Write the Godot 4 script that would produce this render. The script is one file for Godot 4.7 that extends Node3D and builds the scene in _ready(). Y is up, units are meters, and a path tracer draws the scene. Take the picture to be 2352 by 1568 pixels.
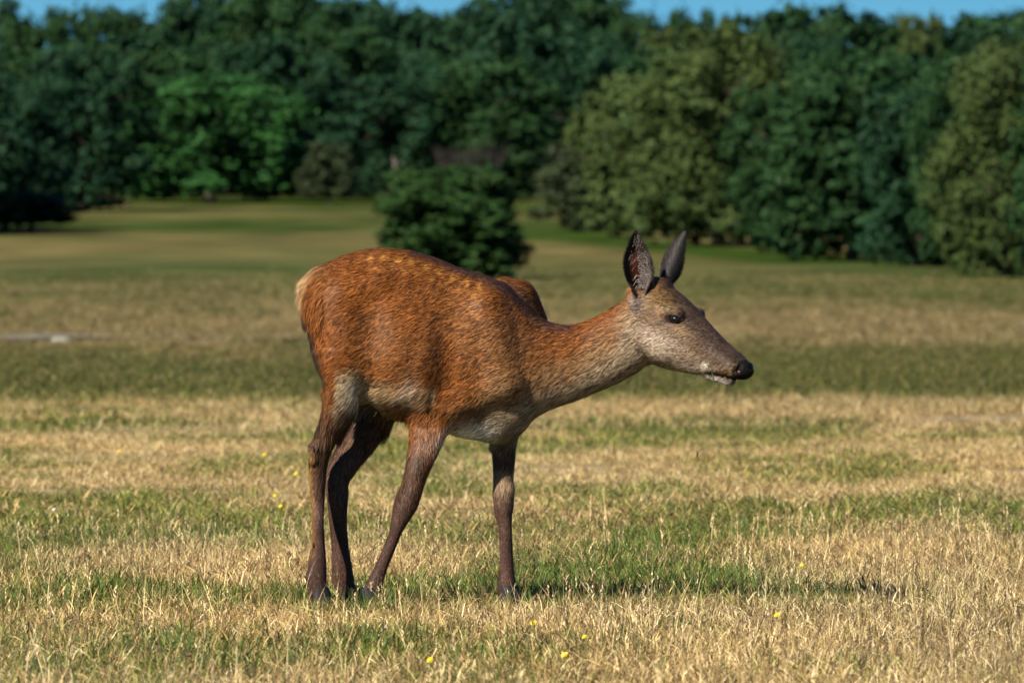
extends Node3D
# A young red deer hind grazing on a dry summer meadow, seen through a long lens; oaks and a lone bush far behind.
# Units are metres. The deer stands at the origin and faces +x; the camera is 26.7 m away on +z.

const REACH := 26.7          # camera to deer
const EYE := 1.01            # height of the lens above the meadow
const SCALE := 732.0         # measured units per metre at the deer (its outline below is written in these units)
const FOCAL := 19544.0       # SCALE * REACH

var rng := RandomNumberGenerator.new()
var mottle := FastNoiseLite.new()
var patchy := FastNoiseLite.new()
var streak := FastNoiseLite.new()
var taken := {}
var leaf_materials: Array[StandardMaterial3D] = []
var bark: StandardMaterial3D
var grass_material: StandardMaterial3D
var spots: Array = []
var far_bands := PackedVector2Array()
var land := PackedVector2Array()

class Buf:
	var v := PackedVector3Array()
	var n := PackedVector3Array()
	var c := PackedColorArray()
	var i := PackedInt32Array()
	func vert(p: Vector3, nn: Vector3, cc: Color) -> int:
		v.append(p)
		n.append(nn)
		c.append(cc)
		return v.size() - 1
	func tri(a: int, b: int, d: int) -> void:
		i.append(a)
		i.append(b)
		i.append(d)
	func quad(a: int, b: int, d: int, e: int) -> void:
		tri(a, b, d)
		tri(a, d, e)
	func mesh() -> ArrayMesh:
		var m := ArrayMesh.new()
		for k in range(0, i.size(), 3):                  # front faces look the way their normals do
			var p := v[i[k]]
			if (v[i[k + 2]] - p).cross(v[i[k + 1]] - p).dot(n[i[k]] + n[i[k + 1]] + n[i[k + 2]]) < 0.0:
				var t := i[k + 1]
				i[k + 1] = i[k + 2]
				i[k + 2] = t
		var a := []
		a.resize(Mesh.ARRAY_MAX)
		a[Mesh.ARRAY_VERTEX] = v
		a[Mesh.ARRAY_NORMAL] = n
		a[Mesh.ARRAY_COLOR] = c
		a[Mesh.ARRAY_INDEX] = i
		m.add_surface_from_arrays(Mesh.PRIMITIVE_TRIANGLES, a)
		return m

# ---------------------------------------------------------------- small helpers
func numbered(called: String) -> String:
	if not taken.has(called):
		taken[called] = 0
		return called
	taken[called] += 1
	return "%s_%03d" % [called, taken[called]]

func tag(o: Node, label: String, category: String, group := "", kind := "") -> void:
	o.set_meta("label", label)
	if category:
		o.set_meta("category", category)
	if group:
		o.set_meta("group", group)
	if kind:
		o.set_meta("kind", kind)

func put(called: String, m: Mesh, mat: Material, parent: Node = self) -> MeshInstance3D:
	var o := MeshInstance3D.new()
	o.name = numbered(called) if parent == self else called
	o.mesh = m
	o.material_override = mat
	parent.add_child(o, true)
	return o

func paint(rough := 0.8, spec := 0.3, back := 0.0) -> StandardMaterial3D:
	var m := StandardMaterial3D.new()
	m.vertex_color_use_as_albedo = true
	m.roughness = rough
	m.metallic_specular = spec
	m.cull_mode = BaseMaterial3D.CULL_DISABLED
	if back > 0.0:
		m.backlight_enabled = true
		m.backlight = Color(back, back, back)
	return m

func lin(r: float, g: float, b: float) -> Color:      # sRGB bytes -> linear colour
	return Color(r / 255.0, g / 255.0, b / 255.0).srgb_to_linear()

func sm(a: float, b: float, x: float) -> float:
	return smoothstep(a, b, x)

# smooth curve through rows [key, v1, v2, ...]
func curve(rows: Array, key: float, col: int) -> float:
	var n := rows.size()
	if key <= rows[0][0]:
		return rows[0][col]
	if key >= rows[n - 1][0]:
		return rows[n - 1][col]
	var k := 0
	while rows[k + 1][0] < key:
		k += 1
	var a = rows[maxi(k - 1, 0)]
	var b = rows[k]
	var c = rows[k + 1]
	var d = rows[mini(k + 2, n - 1)]
	var t: float = (key - b[0]) / (c[0] - b[0])
	if k == 0 or k == n - 2:
		return lerpf(b[col], c[col], t)
	return cubic_interpolate_in_time(b[col], c[col], a[col], d[col], t, c[0] - b[0], a[0] - b[0], d[0] - b[0])

func tube(b: Buf, pts: Array, radii: Array, col: Color, sides := 6) -> void:
	var first := b.v.size()
	var n := pts.size()
	for k in n:
		var dir: Vector3 = (pts[mini(k + 1, n - 1)] - pts[maxi(k - 1, 0)]).normalized()
		var side := dir.cross(Vector3(0.31, 0.12, 0.94)).normalized()
		var other := dir.cross(side)
		for s in sides:
			var an := TAU * s / sides
			var o := side * cos(an) + other * sin(an)
			b.vert(pts[k] + o * float(radii[k]), o, col)
	for k in n - 1:
		for s in sides:
			var t := (s + 1) % sides
			b.quad(first + k * sides + s, first + k * sides + t, first + (k + 1) * sides + t, first + (k + 1) * sides + s)

# ---------------------------------------------------------------- the land
func elevation(dist: float) -> float:
	var n := land.size()
	if dist <= land[0].x:
		return land[0].y
	for k in n - 1:
		if dist <= land[k + 1].x:
			var t := (dist - land[k].x) / (land[k + 1].x - land[k].x)
			var pre := land[maxi(k - 1, 0)]
			var post := land[mini(k + 2, n - 1)]
			return cubic_interpolate_in_time(land[k].y, land[k + 1].y, pre.y, post.y, t, land[k + 1].x - land[k].x, pre.x - land[k].x, post.x - land[k].x)
	return land[n - 1].y

func ground_at(x: float, dist: float) -> Vector3:
	return Vector3(x, elevation(dist), REACH - dist)

# How green (1) or straw-dry (0) the sward is at x metres, dist metres from the lens.
func greenness(x: float, dist: float) -> float:
	var g := 0.37
	if dist > 64.0:
		g = far_bands[far_bands.size() - 1].y
		for k in far_bands.size() - 1:
			if dist <= far_bands[k + 1].x:
				var t := clampf((dist - far_bands[k].x) / (far_bands[k + 1].x - far_bands[k].x), 0.0, 1.0)
				g = lerpf(far_bands[k].y, far_bands[k + 1].y, t)
				break
		g += 0.45 * patchy.get_noise_2d(x * 0.55, dist * 0.11) + 0.35 * patchy.get_noise_2d(x * 2.0 + 91.0, dist * 0.33)
	else:
		g += (0.75 + 0.5 * sm(32.0, 44.0, dist)) * patchy.get_noise_2d(x * 7.0, dist * 2.4) + 0.35 * streak.get_noise_2d(x * 20.0, dist * 9.0)
	for s in spots:
		var u: float = (x - s[0]) / s[2]
		var w: float = (dist - s[1]) / s[3]
		var q := u * u + w * w
		if q < 6.0:
			g += s[4] * exp(-q)
	return clampf(g, 0.0, 1.0)

func spot(px: float, py: float, sx: float, sy: float, amount: float) -> void:
	var dist := EYE * FOCAL / (py - 658.0)
	spots.append([(px - 1176.0) / FOCAL * dist, dist, sx / FOCAL * dist, sy * dist * dist / (EYE * FOCAL), amount])

# how far the turf is worn away to pale dry earth
func worn(x: float, dist: float) -> float:
	var most := 0.0
	for s in [[3.55, 64.9, 0.85, 2.4], [4.6, 65.4, 0.8, 2.0], [-2.25, 41.6, 0.42, 0.75], [-1.55, 41.3, 0.3, 0.55], [1.75, 48.5, 0.5, 0.8], [2.9, 46.5, 0.4, 0.7], [0.3, 46.8, 0.5, 0.7]]:
		var u: float = (x - s[0]) / s[2]
		var w: float = (dist - s[1]) / s[3]
		most = maxf(most, 1.15 - (u * u + w * w) + 0.6 * streak.get_noise_2d(x * 30.0, dist * 12.0))
	return clampf(most, 0.0, 1.0)

func ground_color(x: float, dist: float) -> Color:
	var g := greenness(x, dist)
	var fine := streak.get_noise_2d(x * 9.0, dist * 5.0)
	var dry := Color(0.30, 0.225, 0.105)
	var lush := Color(0.095, 0.135, 0.03)
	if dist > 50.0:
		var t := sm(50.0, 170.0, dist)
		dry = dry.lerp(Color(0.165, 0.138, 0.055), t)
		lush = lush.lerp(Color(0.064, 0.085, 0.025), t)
		if dist > 340.0:
			lush = lush.lerp(Color(0.036, 0.066, 0.010), sm(280.0, 330.0, dist) if x > 1.0 else sm(360.0, 430.0, dist))
	else:
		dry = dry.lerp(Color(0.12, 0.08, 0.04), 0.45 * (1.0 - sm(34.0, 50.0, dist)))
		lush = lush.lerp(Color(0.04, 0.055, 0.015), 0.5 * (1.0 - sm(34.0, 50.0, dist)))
	var c := dry.lerp(lush, g)
	if dist < 80.0:
		c = c.lerp(Color(0.42, 0.32, 0.205), 0.9 * worn(x, dist))
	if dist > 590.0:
		c = c.lerp(Color(0.025, 0.03, 0.014), sm(590.0, 620.0, dist))  # floor of the far wood: tree shade put into the ground colour
	var f := 1.0 + 0.16 * fine
	if dist > 60.0:
		f *= 1.0 + 0.5 * streak.get_noise_2d(x * 1.6, dist * 0.9) + 0.35 * streak.get_noise_2d(x * 0.5 + 400.0, dist * 2.2)
	return Color(c.r * f, c.g * f, c.b * f)

func build_ground() -> void:
	var rows := PackedFloat32Array()
	var d := -30.0
	while d < 1900.0:
		rows.append(d)
		if d < 16.0:
			d += 2.0
		elif d < 45.0:
			d += 0.22
		elif d < 140.0:
			d *= 1.008
		elif d < 640.0:
			d *= 1.0075
		else:
			d *= 1.1
	var cols := 161
	var b := Buf.new()
	for r in rows.size():
		var dist := rows[r]
		var reach := 14.0 + absf(dist) * 0.30
		if dist > 640.0:
			reach = 206.0 + (dist - 640.0) * 1.5
		var sl := (elevation(dist + 1.0) - elevation(dist - 1.0)) / 2.0
		var nn := Vector3(0, 1, sl).normalized()
		for k in cols:
			var s := 2.0 * k / (cols - 1) - 1.0
			var x := reach * (0.28 * s + 0.72 * s * s * s)
			var p := ground_at(x, dist)
			if dist < 140.0:
				p.y += 0.012 * streak.get_noise_2d(x * 3.0, dist * 3.0)
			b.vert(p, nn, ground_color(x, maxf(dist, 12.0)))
	for r in rows.size() - 1:
		for k in cols - 1:
			var a := r * cols + k
			b.quad(a, a + cols, a + cols + 1, a + 1)
	var m := paint(0.95, 0.1)
	var nz := NoiseTexture2D.new()
	var f := FastNoiseLite.new()
	f.seed = 5
	f.frequency = 0.03
	f.fractal_octaves = 5
	nz.noise = f
	nz.width = 512
	nz.height = 512
	nz.seamless = true
	var ramp := Gradient.new()
	ramp.set_color(0, Color(0.62, 0.62, 0.60))
	ramp.set_color(1, Color(1, 1, 1))
	nz.color_ramp = ramp
	m.albedo_texture = nz
	m.uv1_triplanar = true
	m.uv1_world_triplanar = true
	m.uv1_scale = Vector3(0.45, 0.45, 0.12)
	var o := put("ground", b.mesh(), m)
	o.set_meta("kind", "structure")
	o.set_meta("label", "dry summer meadow rising gently towards the trees")

# ---------------------------------------------------------------- grass
func blade(b: Buf, at: Vector3, turn: float, length: float, lean: float, bend: float, width: float, col: Color) -> void:
	var out := Vector3(cos(turn), 0, sin(turn))
	var flat := Vector3(-sin(turn), 0, cos(turn))
	var p := at
	var ang := lean
	var twist := rng.randf_range(-0.9, 0.9)
	var ids := []
	var nrm := Vector3.UP
	for k in 3:
		var dir := out * sin(ang) + Vector3.UP * cos(ang)
		var side := flat.rotated(dir, twist)
		nrm = side.cross(dir).normalized()
		if nrm.y < 0.0:
			nrm = -nrm
		var w := width * 0.5 * (1.0 - 0.25 * k)
		ids.append(b.vert(p - side * w, nrm, col))
		ids.append(b.vert(p + side * w, nrm, col))
		p += dir * length * (0.42 if k == 0 else 0.33)
		ang = minf(ang + bend, 1.75)
		p.y = maxf(p.y, 0.004)
	var tip := b.vert(p, nrm, col)
	b.quad(ids[0], ids[1], ids[3], ids[2])
	b.quad(ids[2], ids[3], ids[5], ids[4])
	b.tri(ids[4], ids[5], tip)

func straw() -> Color:
	var r := rng.randf()
	var c := Color(0.44, 0.315, 0.13)
	if r < 0.24:
		c = Color(0.71, 0.56, 0.31)
	elif r < 0.48:
		c = Color(0.30, 0.20, 0.09)
	elif r < 0.66:
		c = Color(0.085, 0.052, 0.026)
	elif r < 0.74:
		c = Color(0.40, 0.36, 0.12)
	var f := rng.randf_range(0.72, 1.28)
	return Color(c.r * f, c.g * f, c.b * f)

func herb() -> Color:
	var c := Color(0.070, 0.100, 0.018).lerp(Color(0.235, 0.24, 0.055), rng.randf())
	if rng.randf() < 0.18:
		c = Color(0.035, 0.07, 0.018)
	if rng.randf() < 0.2:
		c = straw()
	return c

func tuft(kind: String) -> ArrayMesh:
	var b := Buf.new()
	if kind == "dry":
		for k in 19:
			var at := Vector3(rng.randfn(0, 0.038), 0, rng.randfn(0, 0.038))
			var long := rng.randf_range(0.03, 0.085)
			blade(b, at, rng.randf() * TAU, long, rng.randf_range(0.25, 1.35), rng.randf_range(0.05, 0.5), rng.randf_range(0.0014, 0.0037), straw())
	elif kind == "green":
		for k in 16:
			var at := Vector3(rng.randfn(0, 0.035), 0, rng.randfn(0, 0.035))
			blade(b, at, rng.randf() * TAU, rng.randf_range(0.035, 0.075), rng.randf_range(0.05, 0.9), rng.randf_range(0.05, 0.6), rng.randf_range(0.0022, 0.0052), herb())
	elif kind == "tall":
		for k in 3:
			var at := Vector3(rng.randfn(0, 0.03), 0, rng.randfn(0, 0.03))
			var c := straw()
			if rng.randf() < 0.4:
				c = Color(0.10, 0.07, 0.04)
			var turn := rng.randf() * TAU
			var lean := rng.randf_range(0.05, 0.7)
			var long := rng.randf_range(0.09, 0.17)
			blade(b, at, turn, long, lean, rng.randf_range(0.0, 0.16), 0.0017, c)
			var top := at + (Vector3(cos(turn), 0, sin(turn)) * sin(lean) + Vector3.UP * cos(lean)) * long * 0.62
			for j in 6:                                     # the seed head
				blade(b, top + Vector3.UP * 0.006 * j, rng.randf() * TAU, rng.randf_range(0.008, 0.016), 0.4, 0.3, 0.0026, c)
	else:
		for k in 9:
			var at := Vector3(rng.randfn(0, 0.025), 0, rng.randfn(0, 0.025))
			var c := Color(0.03, 0.065, 0.014).lerp(Color(0.10, 0.15, 0.028), rng.randf())
			blade(b, at, rng.randf() * TAU, rng.randf_range(0.05, 0.092), rng.randf_range(0.02, 0.65), rng.randf_range(0.0, 0.4), rng.randf_range(0.003, 0.006), c)
	return b.mesh()

func build_grass() -> void:
	var sward := Node3D.new()
	sward.name = numbered("grass")
	add_child(sward)
	tag(sward, "short dry straw coloured meadow grass with green patches round the deer", "grass", "", "stuff")
	var kinds := {"dry": 9, "green": 7, "tall": 5, "lush": 4}
	var names := {"dry": "dry_grass", "green": "green_grass", "tall": "seed_stalks", "lush": "dark_grass"}
	var rowsets := {}
	for k in kinds:
		rowsets[k] = []
		for j in kinds[k]:
			rowsets[k].append(PackedFloat32Array())
	# rings: nearest and farthest metre, tufts per square metre, size
	for ring in [[17.0, 34.0, 430.0, 1.0], [34.0, 58.0, 130.0, 1.35], [58.0, 140.0, 26.0, 2.0], [140.0, 330.0, 3.2, 3.6]]:
		var near: float = ring[0]
		var far: float = ring[1]
		var wide := 2.6 + far * 0.075
		var count := int((far - near) * 2.0 * wide * float(ring[2]))
		for q in count:
			var dist := rng.randf_range(near, far)
			var x := rng.randf_range(-wide, wide)
			if absf(x) > 2.4 + dist * 0.075 or (dist > 200.0 and rng.randf() < (dist - 200.0) / 130.0):
				continue
			if dist > 40.0 and dist < 70.0 and rng.randf() < 0.93 * worn(x, dist):
				continue
			var g := greenness(x, dist)
			var kind := "dry"
			var r := rng.randf()
			if r < sm(0.14, 1.05, g) * 0.80:
				kind = "green"
				if g > 0.62 and dist < 34.0 and rng.randf() < 0.3 * g:
					kind = "lush"
			elif dist < 36.0 and rng.randf() < 0.06:
				kind = "tall"
			if kind != "tall" and dist < 30.0 and rng.randf() < 0.004:
				kind = "tall"
			var size: float = ring[3] * rng.randf_range(0.65, 1.25)
			var bare := patchy.get_noise_2d(x * 11.0 + 300.0, dist * 4.0)
			if dist > 34.0 and kind == "dry":
				size *= 0.85
			if bare > 0.3 and kind == "dry":
				size *= 0.6
			var turn := rng.randf() * TAU
			var cs := cos(turn) * size
			var sn := sin(turn) * size
			var tall := size * rng.randf_range(0.75, 1.15)
			if ring[3] > 1.0:
				tall *= 0.72
			var p := ground_at(x, dist)
			var tone := rng.randf_range(0.78, 1.18) * (1.0 + 0.22 * patchy.get_noise_2d(x * 16.0 + 55.0, dist * 6.0))
			var warm := 1.0 + 0.08 * patchy.get_noise_2d(x * 5.0 - 77.0, dist * 2.0)
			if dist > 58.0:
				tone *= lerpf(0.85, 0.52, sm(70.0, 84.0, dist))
			var which := rng.randi() % int(kinds[kind])
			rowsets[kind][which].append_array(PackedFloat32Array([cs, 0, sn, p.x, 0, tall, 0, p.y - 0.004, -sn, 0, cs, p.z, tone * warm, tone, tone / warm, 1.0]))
	for k in kinds:
		for j in kinds[k]:
			var rows: PackedFloat32Array = rowsets[k][j]
			if rows.is_empty():
				continue
			var mm := MultiMesh.new()
			mm.transform_format = MultiMesh.TRANSFORM_3D
			mm.use_colors = true
			mm.mesh = tuft(k)
			mm.instance_count = rows.size() / 16
			mm.buffer = rows
			var o := MultiMeshInstance3D.new()
			o.name = names[k]
			o.multimesh = mm
			o.material_override = grass_material
			o.set_meta("kind", "stuff")
			sward.add_child(o, true)

# ---------------------------------------------------------------- trees
func leaf(b: Buf, at: Vector3, nrm: Vector3, size: float, col: Color) -> void:
	var a := nrm.cross(Vector3(rng.randf_range(-1, 1), rng.randf_range(-1, 1), rng.randf_range(-1, 1))).normalized()
	var e := nrm.cross(a) * size * rng.randf_range(0.4, 0.65)
	a *= size * rng.randf_range(0.45, 0.75)
	var s := b.v.size()
	b.vert(at - a, nrm, col)
	b.vert(at + e * 0.8 - a * 0.1, nrm, col)
	b.vert(at + a, nrm, col)
	b.vert(at - e - a * 0.15, nrm, col)
	b.quad(s, s + 1, s + 2, s + 3)

# A crown about 1 wide and 1 tall (base at y = 0), of boughs, each of clumps, each of leafy sprays.
func crown(seeded: int, lobes: int, clumps: int, leaves: int, waist: float, size: float) -> ArrayMesh:
	rng.seed = seeded
	var b := Buf.new()
	for l in lobes:
		var t := (l + 0.5) / lobes
		var up := 0.055 + 0.875 * pow(t, 1.0)
		var an := l * 2.39996 + rng.randf() * 0.8
		var rad := rng.randf_range(0.07, 0.18)
		var reach := 0.5
		if up > waist:
			reach = 0.5 * sqrt(maxf(0.03, 1.0 - pow((up - waist) / (1.04 - waist), 2.9)))
		else:
			reach = 0.5 - 0.10 * pow((waist - up) / waist, 2.0)
		var ring := maxf(0.0, reach * rng.randf_range(0.8, 1.08) - rad)
		if l % 4 == 3:
			ring *= 0.45
		var c := Vector3(cos(an) * ring, minf(up, 1.0 - rad * 0.8), sin(an) * ring)
		var tone_l := rng.randf_range(0.8, 1.2)
		for k in clumps:
			var d := Vector3(rng.randfn(0, 1), rng.randfn(0.15, 1), rng.randfn(0, 1)).normalized()
			var cc := c + d * Vector3(rad, rad * 0.75, rad) * rng.randf_range(0.75, 1.08)
			cc.y = maxf(cc.y, 0.025)
			var cr := rng.randf_range(0.018, 0.062)
			var tone := tone_l * rng.randf_range(0.7, 1.35)
			var hue := rng.randf_range(-0.14, 0.14)
			for q in leaves:
				var e := Vector3(rng.randfn(0, 0.7), rng.randfn(0.1, 0.5), rng.randfn(0, 0.7))
				var at := cc + e * cr
				if at.y < 0.0:
					continue
				var nrm := (e * 0.6 + d * 0.7 + Vector3(rng.randf_range(-0.7, 0.7), rng.randf_range(-0.3, 0.8), rng.randf_range(-0.7, 0.7))).normalized()
				var f := tone * rng.randf_range(0.7, 1.3)
				leaf(b, at, nrm, size * rng.randf_range(0.7, 1.3), Color(f * (1.0 + hue), f, f * (1.0 - hue)))
	return b.mesh()

func trunk_mesh(seeded: int, tall: float, thick: float) -> ArrayMesh:
	rng.seed = seeded
	var b := Buf.new()
	var grey := Color(0.055, 0.045, 0.038)
	var pts := [Vector3(0, -0.3, 0), Vector3(0.05, 0.2, 0.02), Vector3(0.1, tall * 0.25, 0.05), Vector3(rng.randf_range(-0.4, 0.4), tall * 0.5, rng.randf_range(-0.3, 0.3)), Vector3(rng.randf_range(-0.6, 0.6), tall * 0.8, 0)]
	tube(b, pts, [thick * 1.5, thick * 1.1, thick * 0.9, thick * 0.6, thick * 0.2], grey, 8)
	for k in 7:
		var from: Vector3 = pts[2].lerp(pts[4], 0.1 + 0.12 * k)
		var an := rng.randf() * TAU
		var out := Vector3(cos(an), rng.randf_range(0.3, 0.9), sin(an)).normalized() * tall * rng.randf_range(0.28, 0.42)
		tube(b, [from, from + out * 0.5 + Vector3.UP * 0.15, from + out], [thick * 0.45, thick * 0.3, thick * 0.08], grey, 5)
	return b.mesh()

var crown_meshes: Array[ArrayMesh] = []
var trunk_meshes: Array[ArrayMesh] = []

func tree(called: String, px: float, dist: float, top: float, wide: float, shape: int, tint: int, label: String, category := "tree", group := "trees along the wood edge", lift := 0.2) -> void:
	var o := Node3D.new()
	o.name = numbered(called)
	add_child(o)
	var base := elevation(dist)
	o.position = Vector3((px - 1176.0) / FOCAL * dist, base, REACH - dist)
	tag(o, label, category, group)
	var tall := EYE + (658.0 - top) / FOCAL * dist - base
	var w := wide / FOCAL * dist * 1.12
	var c := put("crown", crown_meshes[shape], leaf_materials[tint], o)
	c.position.y = lift
	c.scale = Vector3(w, (tall - lift) * 0.985, w)
	c.rotation.y = px * 0.37
	var t := put("trunk", trunk_meshes[shape % trunk_meshes.size()], bark, o)
	t.scale = Vector3(w / 12.0, (tall * 0.9) / 10.0, w / 12.0)
	t.rotation.y = px * 0.11

func bare_shrub(px: float, dist: float, top: float, wide: float, label: String) -> void:
	rng.seed = int(px) + 17
	var b := Buf.new()
	var base := elevation(dist)
	var tall := EYE + (658.0 - top) / FOCAL * dist - base
	var w := wide / FOCAL * dist * 0.5
	for k in 46:
		var an := rng.randf() * TAU
		var r := w * sqrt(rng.randf())
		var tip := Vector3(cos(an) * r, tall * rng.randf_range(0.6, 1.0), sin(an) * r * 0.6)
		var mid := tip * 0.5 + Vector3(rng.randf_range(-0.3, 0.3), 0.3, rng.randf_range(-0.3, 0.3))
		var col := Color(0.045, 0.042, 0.038)
		tube(b, [Vector3(tip.x * 0.1, -0.2, tip.z * 0.1), mid, tip], [0.06, 0.045, 0.015], col, 4)
		for j in 7:
			var s := mid.lerp(tip, rng.randf())
			var e := s + Vector3(rng.randf_range(-0.7, 0.7), rng.randf_range(0.1, 0.9), rng.randf_range(-0.5, 0.5))
			tube(b, [s, e], [0.03, 0.012], col, 3)
	var o := put("bare_shrub", b.mesh(), bark)
	o.position = Vector3((px - 1176.0) / FOCAL * dist, base, REACH - dist)
	tag(o, label, "shrub")

# ---------------------------------------------------------------- the deer: field, surface, coat
func mx(px: float) -> float:
	return (px - 1176.0) / SCALE
func my(py: float) -> float:
	return (1397.0 - py) / SCALE

var field := PackedFloat32Array()
var org := Vector3.ZERO
var cell := 0.0065
var gx := 0
var gy := 0
var gz := 0

func field_start(lo: Vector3, hi: Vector3, c: float) -> void:
	org = lo
	cell = c
	gx = int(ceil((hi.x - lo.x) / c)) + 1
	gy = int(ceil((hi.y - lo.y) / c)) + 1
	gz = int(ceil((hi.z - lo.z) / c)) + 1
	field.resize(gx * gy * gz)
	field.fill(1.0)

func blend(at: int, d: float, k: float) -> void:
	var a := field[at]
	var h := k - absf(a - d)
	field[at] = minf(a, d) - (h * h / (4.0 * k) if h > 0.0 else 0.0)

# tapered capsule, squashed across z by flat
func limb(a: Vector3, b: Vector3, ra: float, rb: float, k := 0.02, flat := 1.0, carve := false) -> void:
	var rm := maxf(ra, rb) + k + cell * 2.0
	var lo := (Vector3(minf(a.x, b.x), minf(a.y, b.y), minf(a.z, b.z)) - Vector3(rm, rm, rm) - org) / cell
	var hi := (Vector3(maxf(a.x, b.x), maxf(a.y, b.y), maxf(a.z, b.z)) + Vector3(rm, rm, rm) - org) / cell
	var ab := b - a
	ab.z /= flat
	var ll := maxf(ab.length_squared(), 1e-9)
	for iz in range(maxi(int(lo.z), 0), mini(int(hi.z) + 1, gz)):
		var pz := (org.z + iz * cell - a.z) / flat
		for iy in range(maxi(int(lo.y), 0), mini(int(hi.y) + 1, gy)):
			var py := org.y + iy * cell - a.y
			var row := (iz * gy + iy) * gx
			for ix in range(maxi(int(lo.x), 0), mini(int(hi.x) + 1, gx)):
				var p := Vector3(org.x + ix * cell - a.x, py, pz)
				var t := clampf(p.dot(ab) / ll, 0.0, 1.0)
				var d := (p - ab * t).length() - lerpf(ra, rb, t)
				if carve:
					var h := k - absf(field[row + ix] + d)
					field[row + ix] = maxf(field[row + ix], -d) + (h * h / (4.0 * k) if h > 0.0 else 0.0)
				else:
					blend(row + ix, d, k)

# sections along x: rows [px, top, bottom, half width, egg]; all in measured units, turned to metres by the two callables' job done here
func loft_x(rows: Array, power: float, to_x: float, x0: float, k: float) -> void:
	# x of a section = (px - x0) * to_x
	for ix in gx:
		var px := (org.x + ix * cell) / to_x + x0
		if px < rows[0][0] - 14.0 or px > rows[rows.size() - 1][0] + 14.0:
			continue
		var top := my(curve(rows, px, 1))
		var bottom := my(curve(rows, px, 2))
		var wide := curve(rows, px, 3) / SCALE
		var egg := curve(rows, px, 4)
		var yc := (top + bottom) / 2.0
		var hy := (top - bottom) / 2.0
		var over := maxf(rows[0][0] - px, px - rows[rows.size() - 1][0]) * absf(to_x)
		var lim := hy + k + 0.04
		for iy in range(maxi(int((yc - lim - org.y) / cell), 0), mini(int((yc + lim - org.y) / cell) + 1, gy)):
			var v := (org.y + iy * cell - yc) / hy
			var we := wide * (1.0 - egg * clampf(v, -1.2, 1.2))
			var vp := pow(absf(v), power)
			var mid := minf(hy, we)
			for iz in gz:
				var pz := absf(org.z + iz * cell)
				if pz > we + k + 0.04:
					continue
				var d := (pow(vp + pow(pz / we, power), 1.0 / power) - 1.0) * mid
				if over > 0.0:
					d = maxf(d, over)
				blend((iz * gy + iy) * gx + ix, d, k)

# sections along y: rows [py, centre px, half width px, centre z m, half depth m]
func loft_y(rows: Array, k: float) -> void:
	for iy in gy:
		var py := 1397.0 - (org.y + iy * cell) * SCALE
		if py < rows[0][0] - 8.0 or py > rows[rows.size() - 1][0] + 8.0:
			continue
		var cx := mx(curve(rows, py, 1))
		var rx := curve(rows, py, 2) / SCALE
		var cz := curve(rows, py, 3)
		var rz := curve(rows, py, 4)
		var over := maxf(rows[0][0] - py, py - rows[rows.size() - 1][0]) / SCALE
		var mid := minf(rx, rz)
		var lx := rx + k + 0.03
		var lz := rz + k + 0.03
		for iz in range(maxi(int((cz - lz - org.z) / cell), 0), mini(int((cz + lz - org.z) / cell) + 1, gz)):
			var w := (org.z + iz * cell - cz) / rz
			var ww := w * w
			var row := (iz * gy + iy) * gx
			for ix in range(maxi(int((cx - lx - org.x) / cell), 0), mini(int((cx + lx - org.x) / cell) + 1, gx)):
				var u := (org.x + ix * cell - cx) / rx
				var d := (sqrt(u * u + ww) - 1.0) * mid
				if over > 0.0:
					d = maxf(d, over)
				blend(row + ix, d, k)

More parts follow.
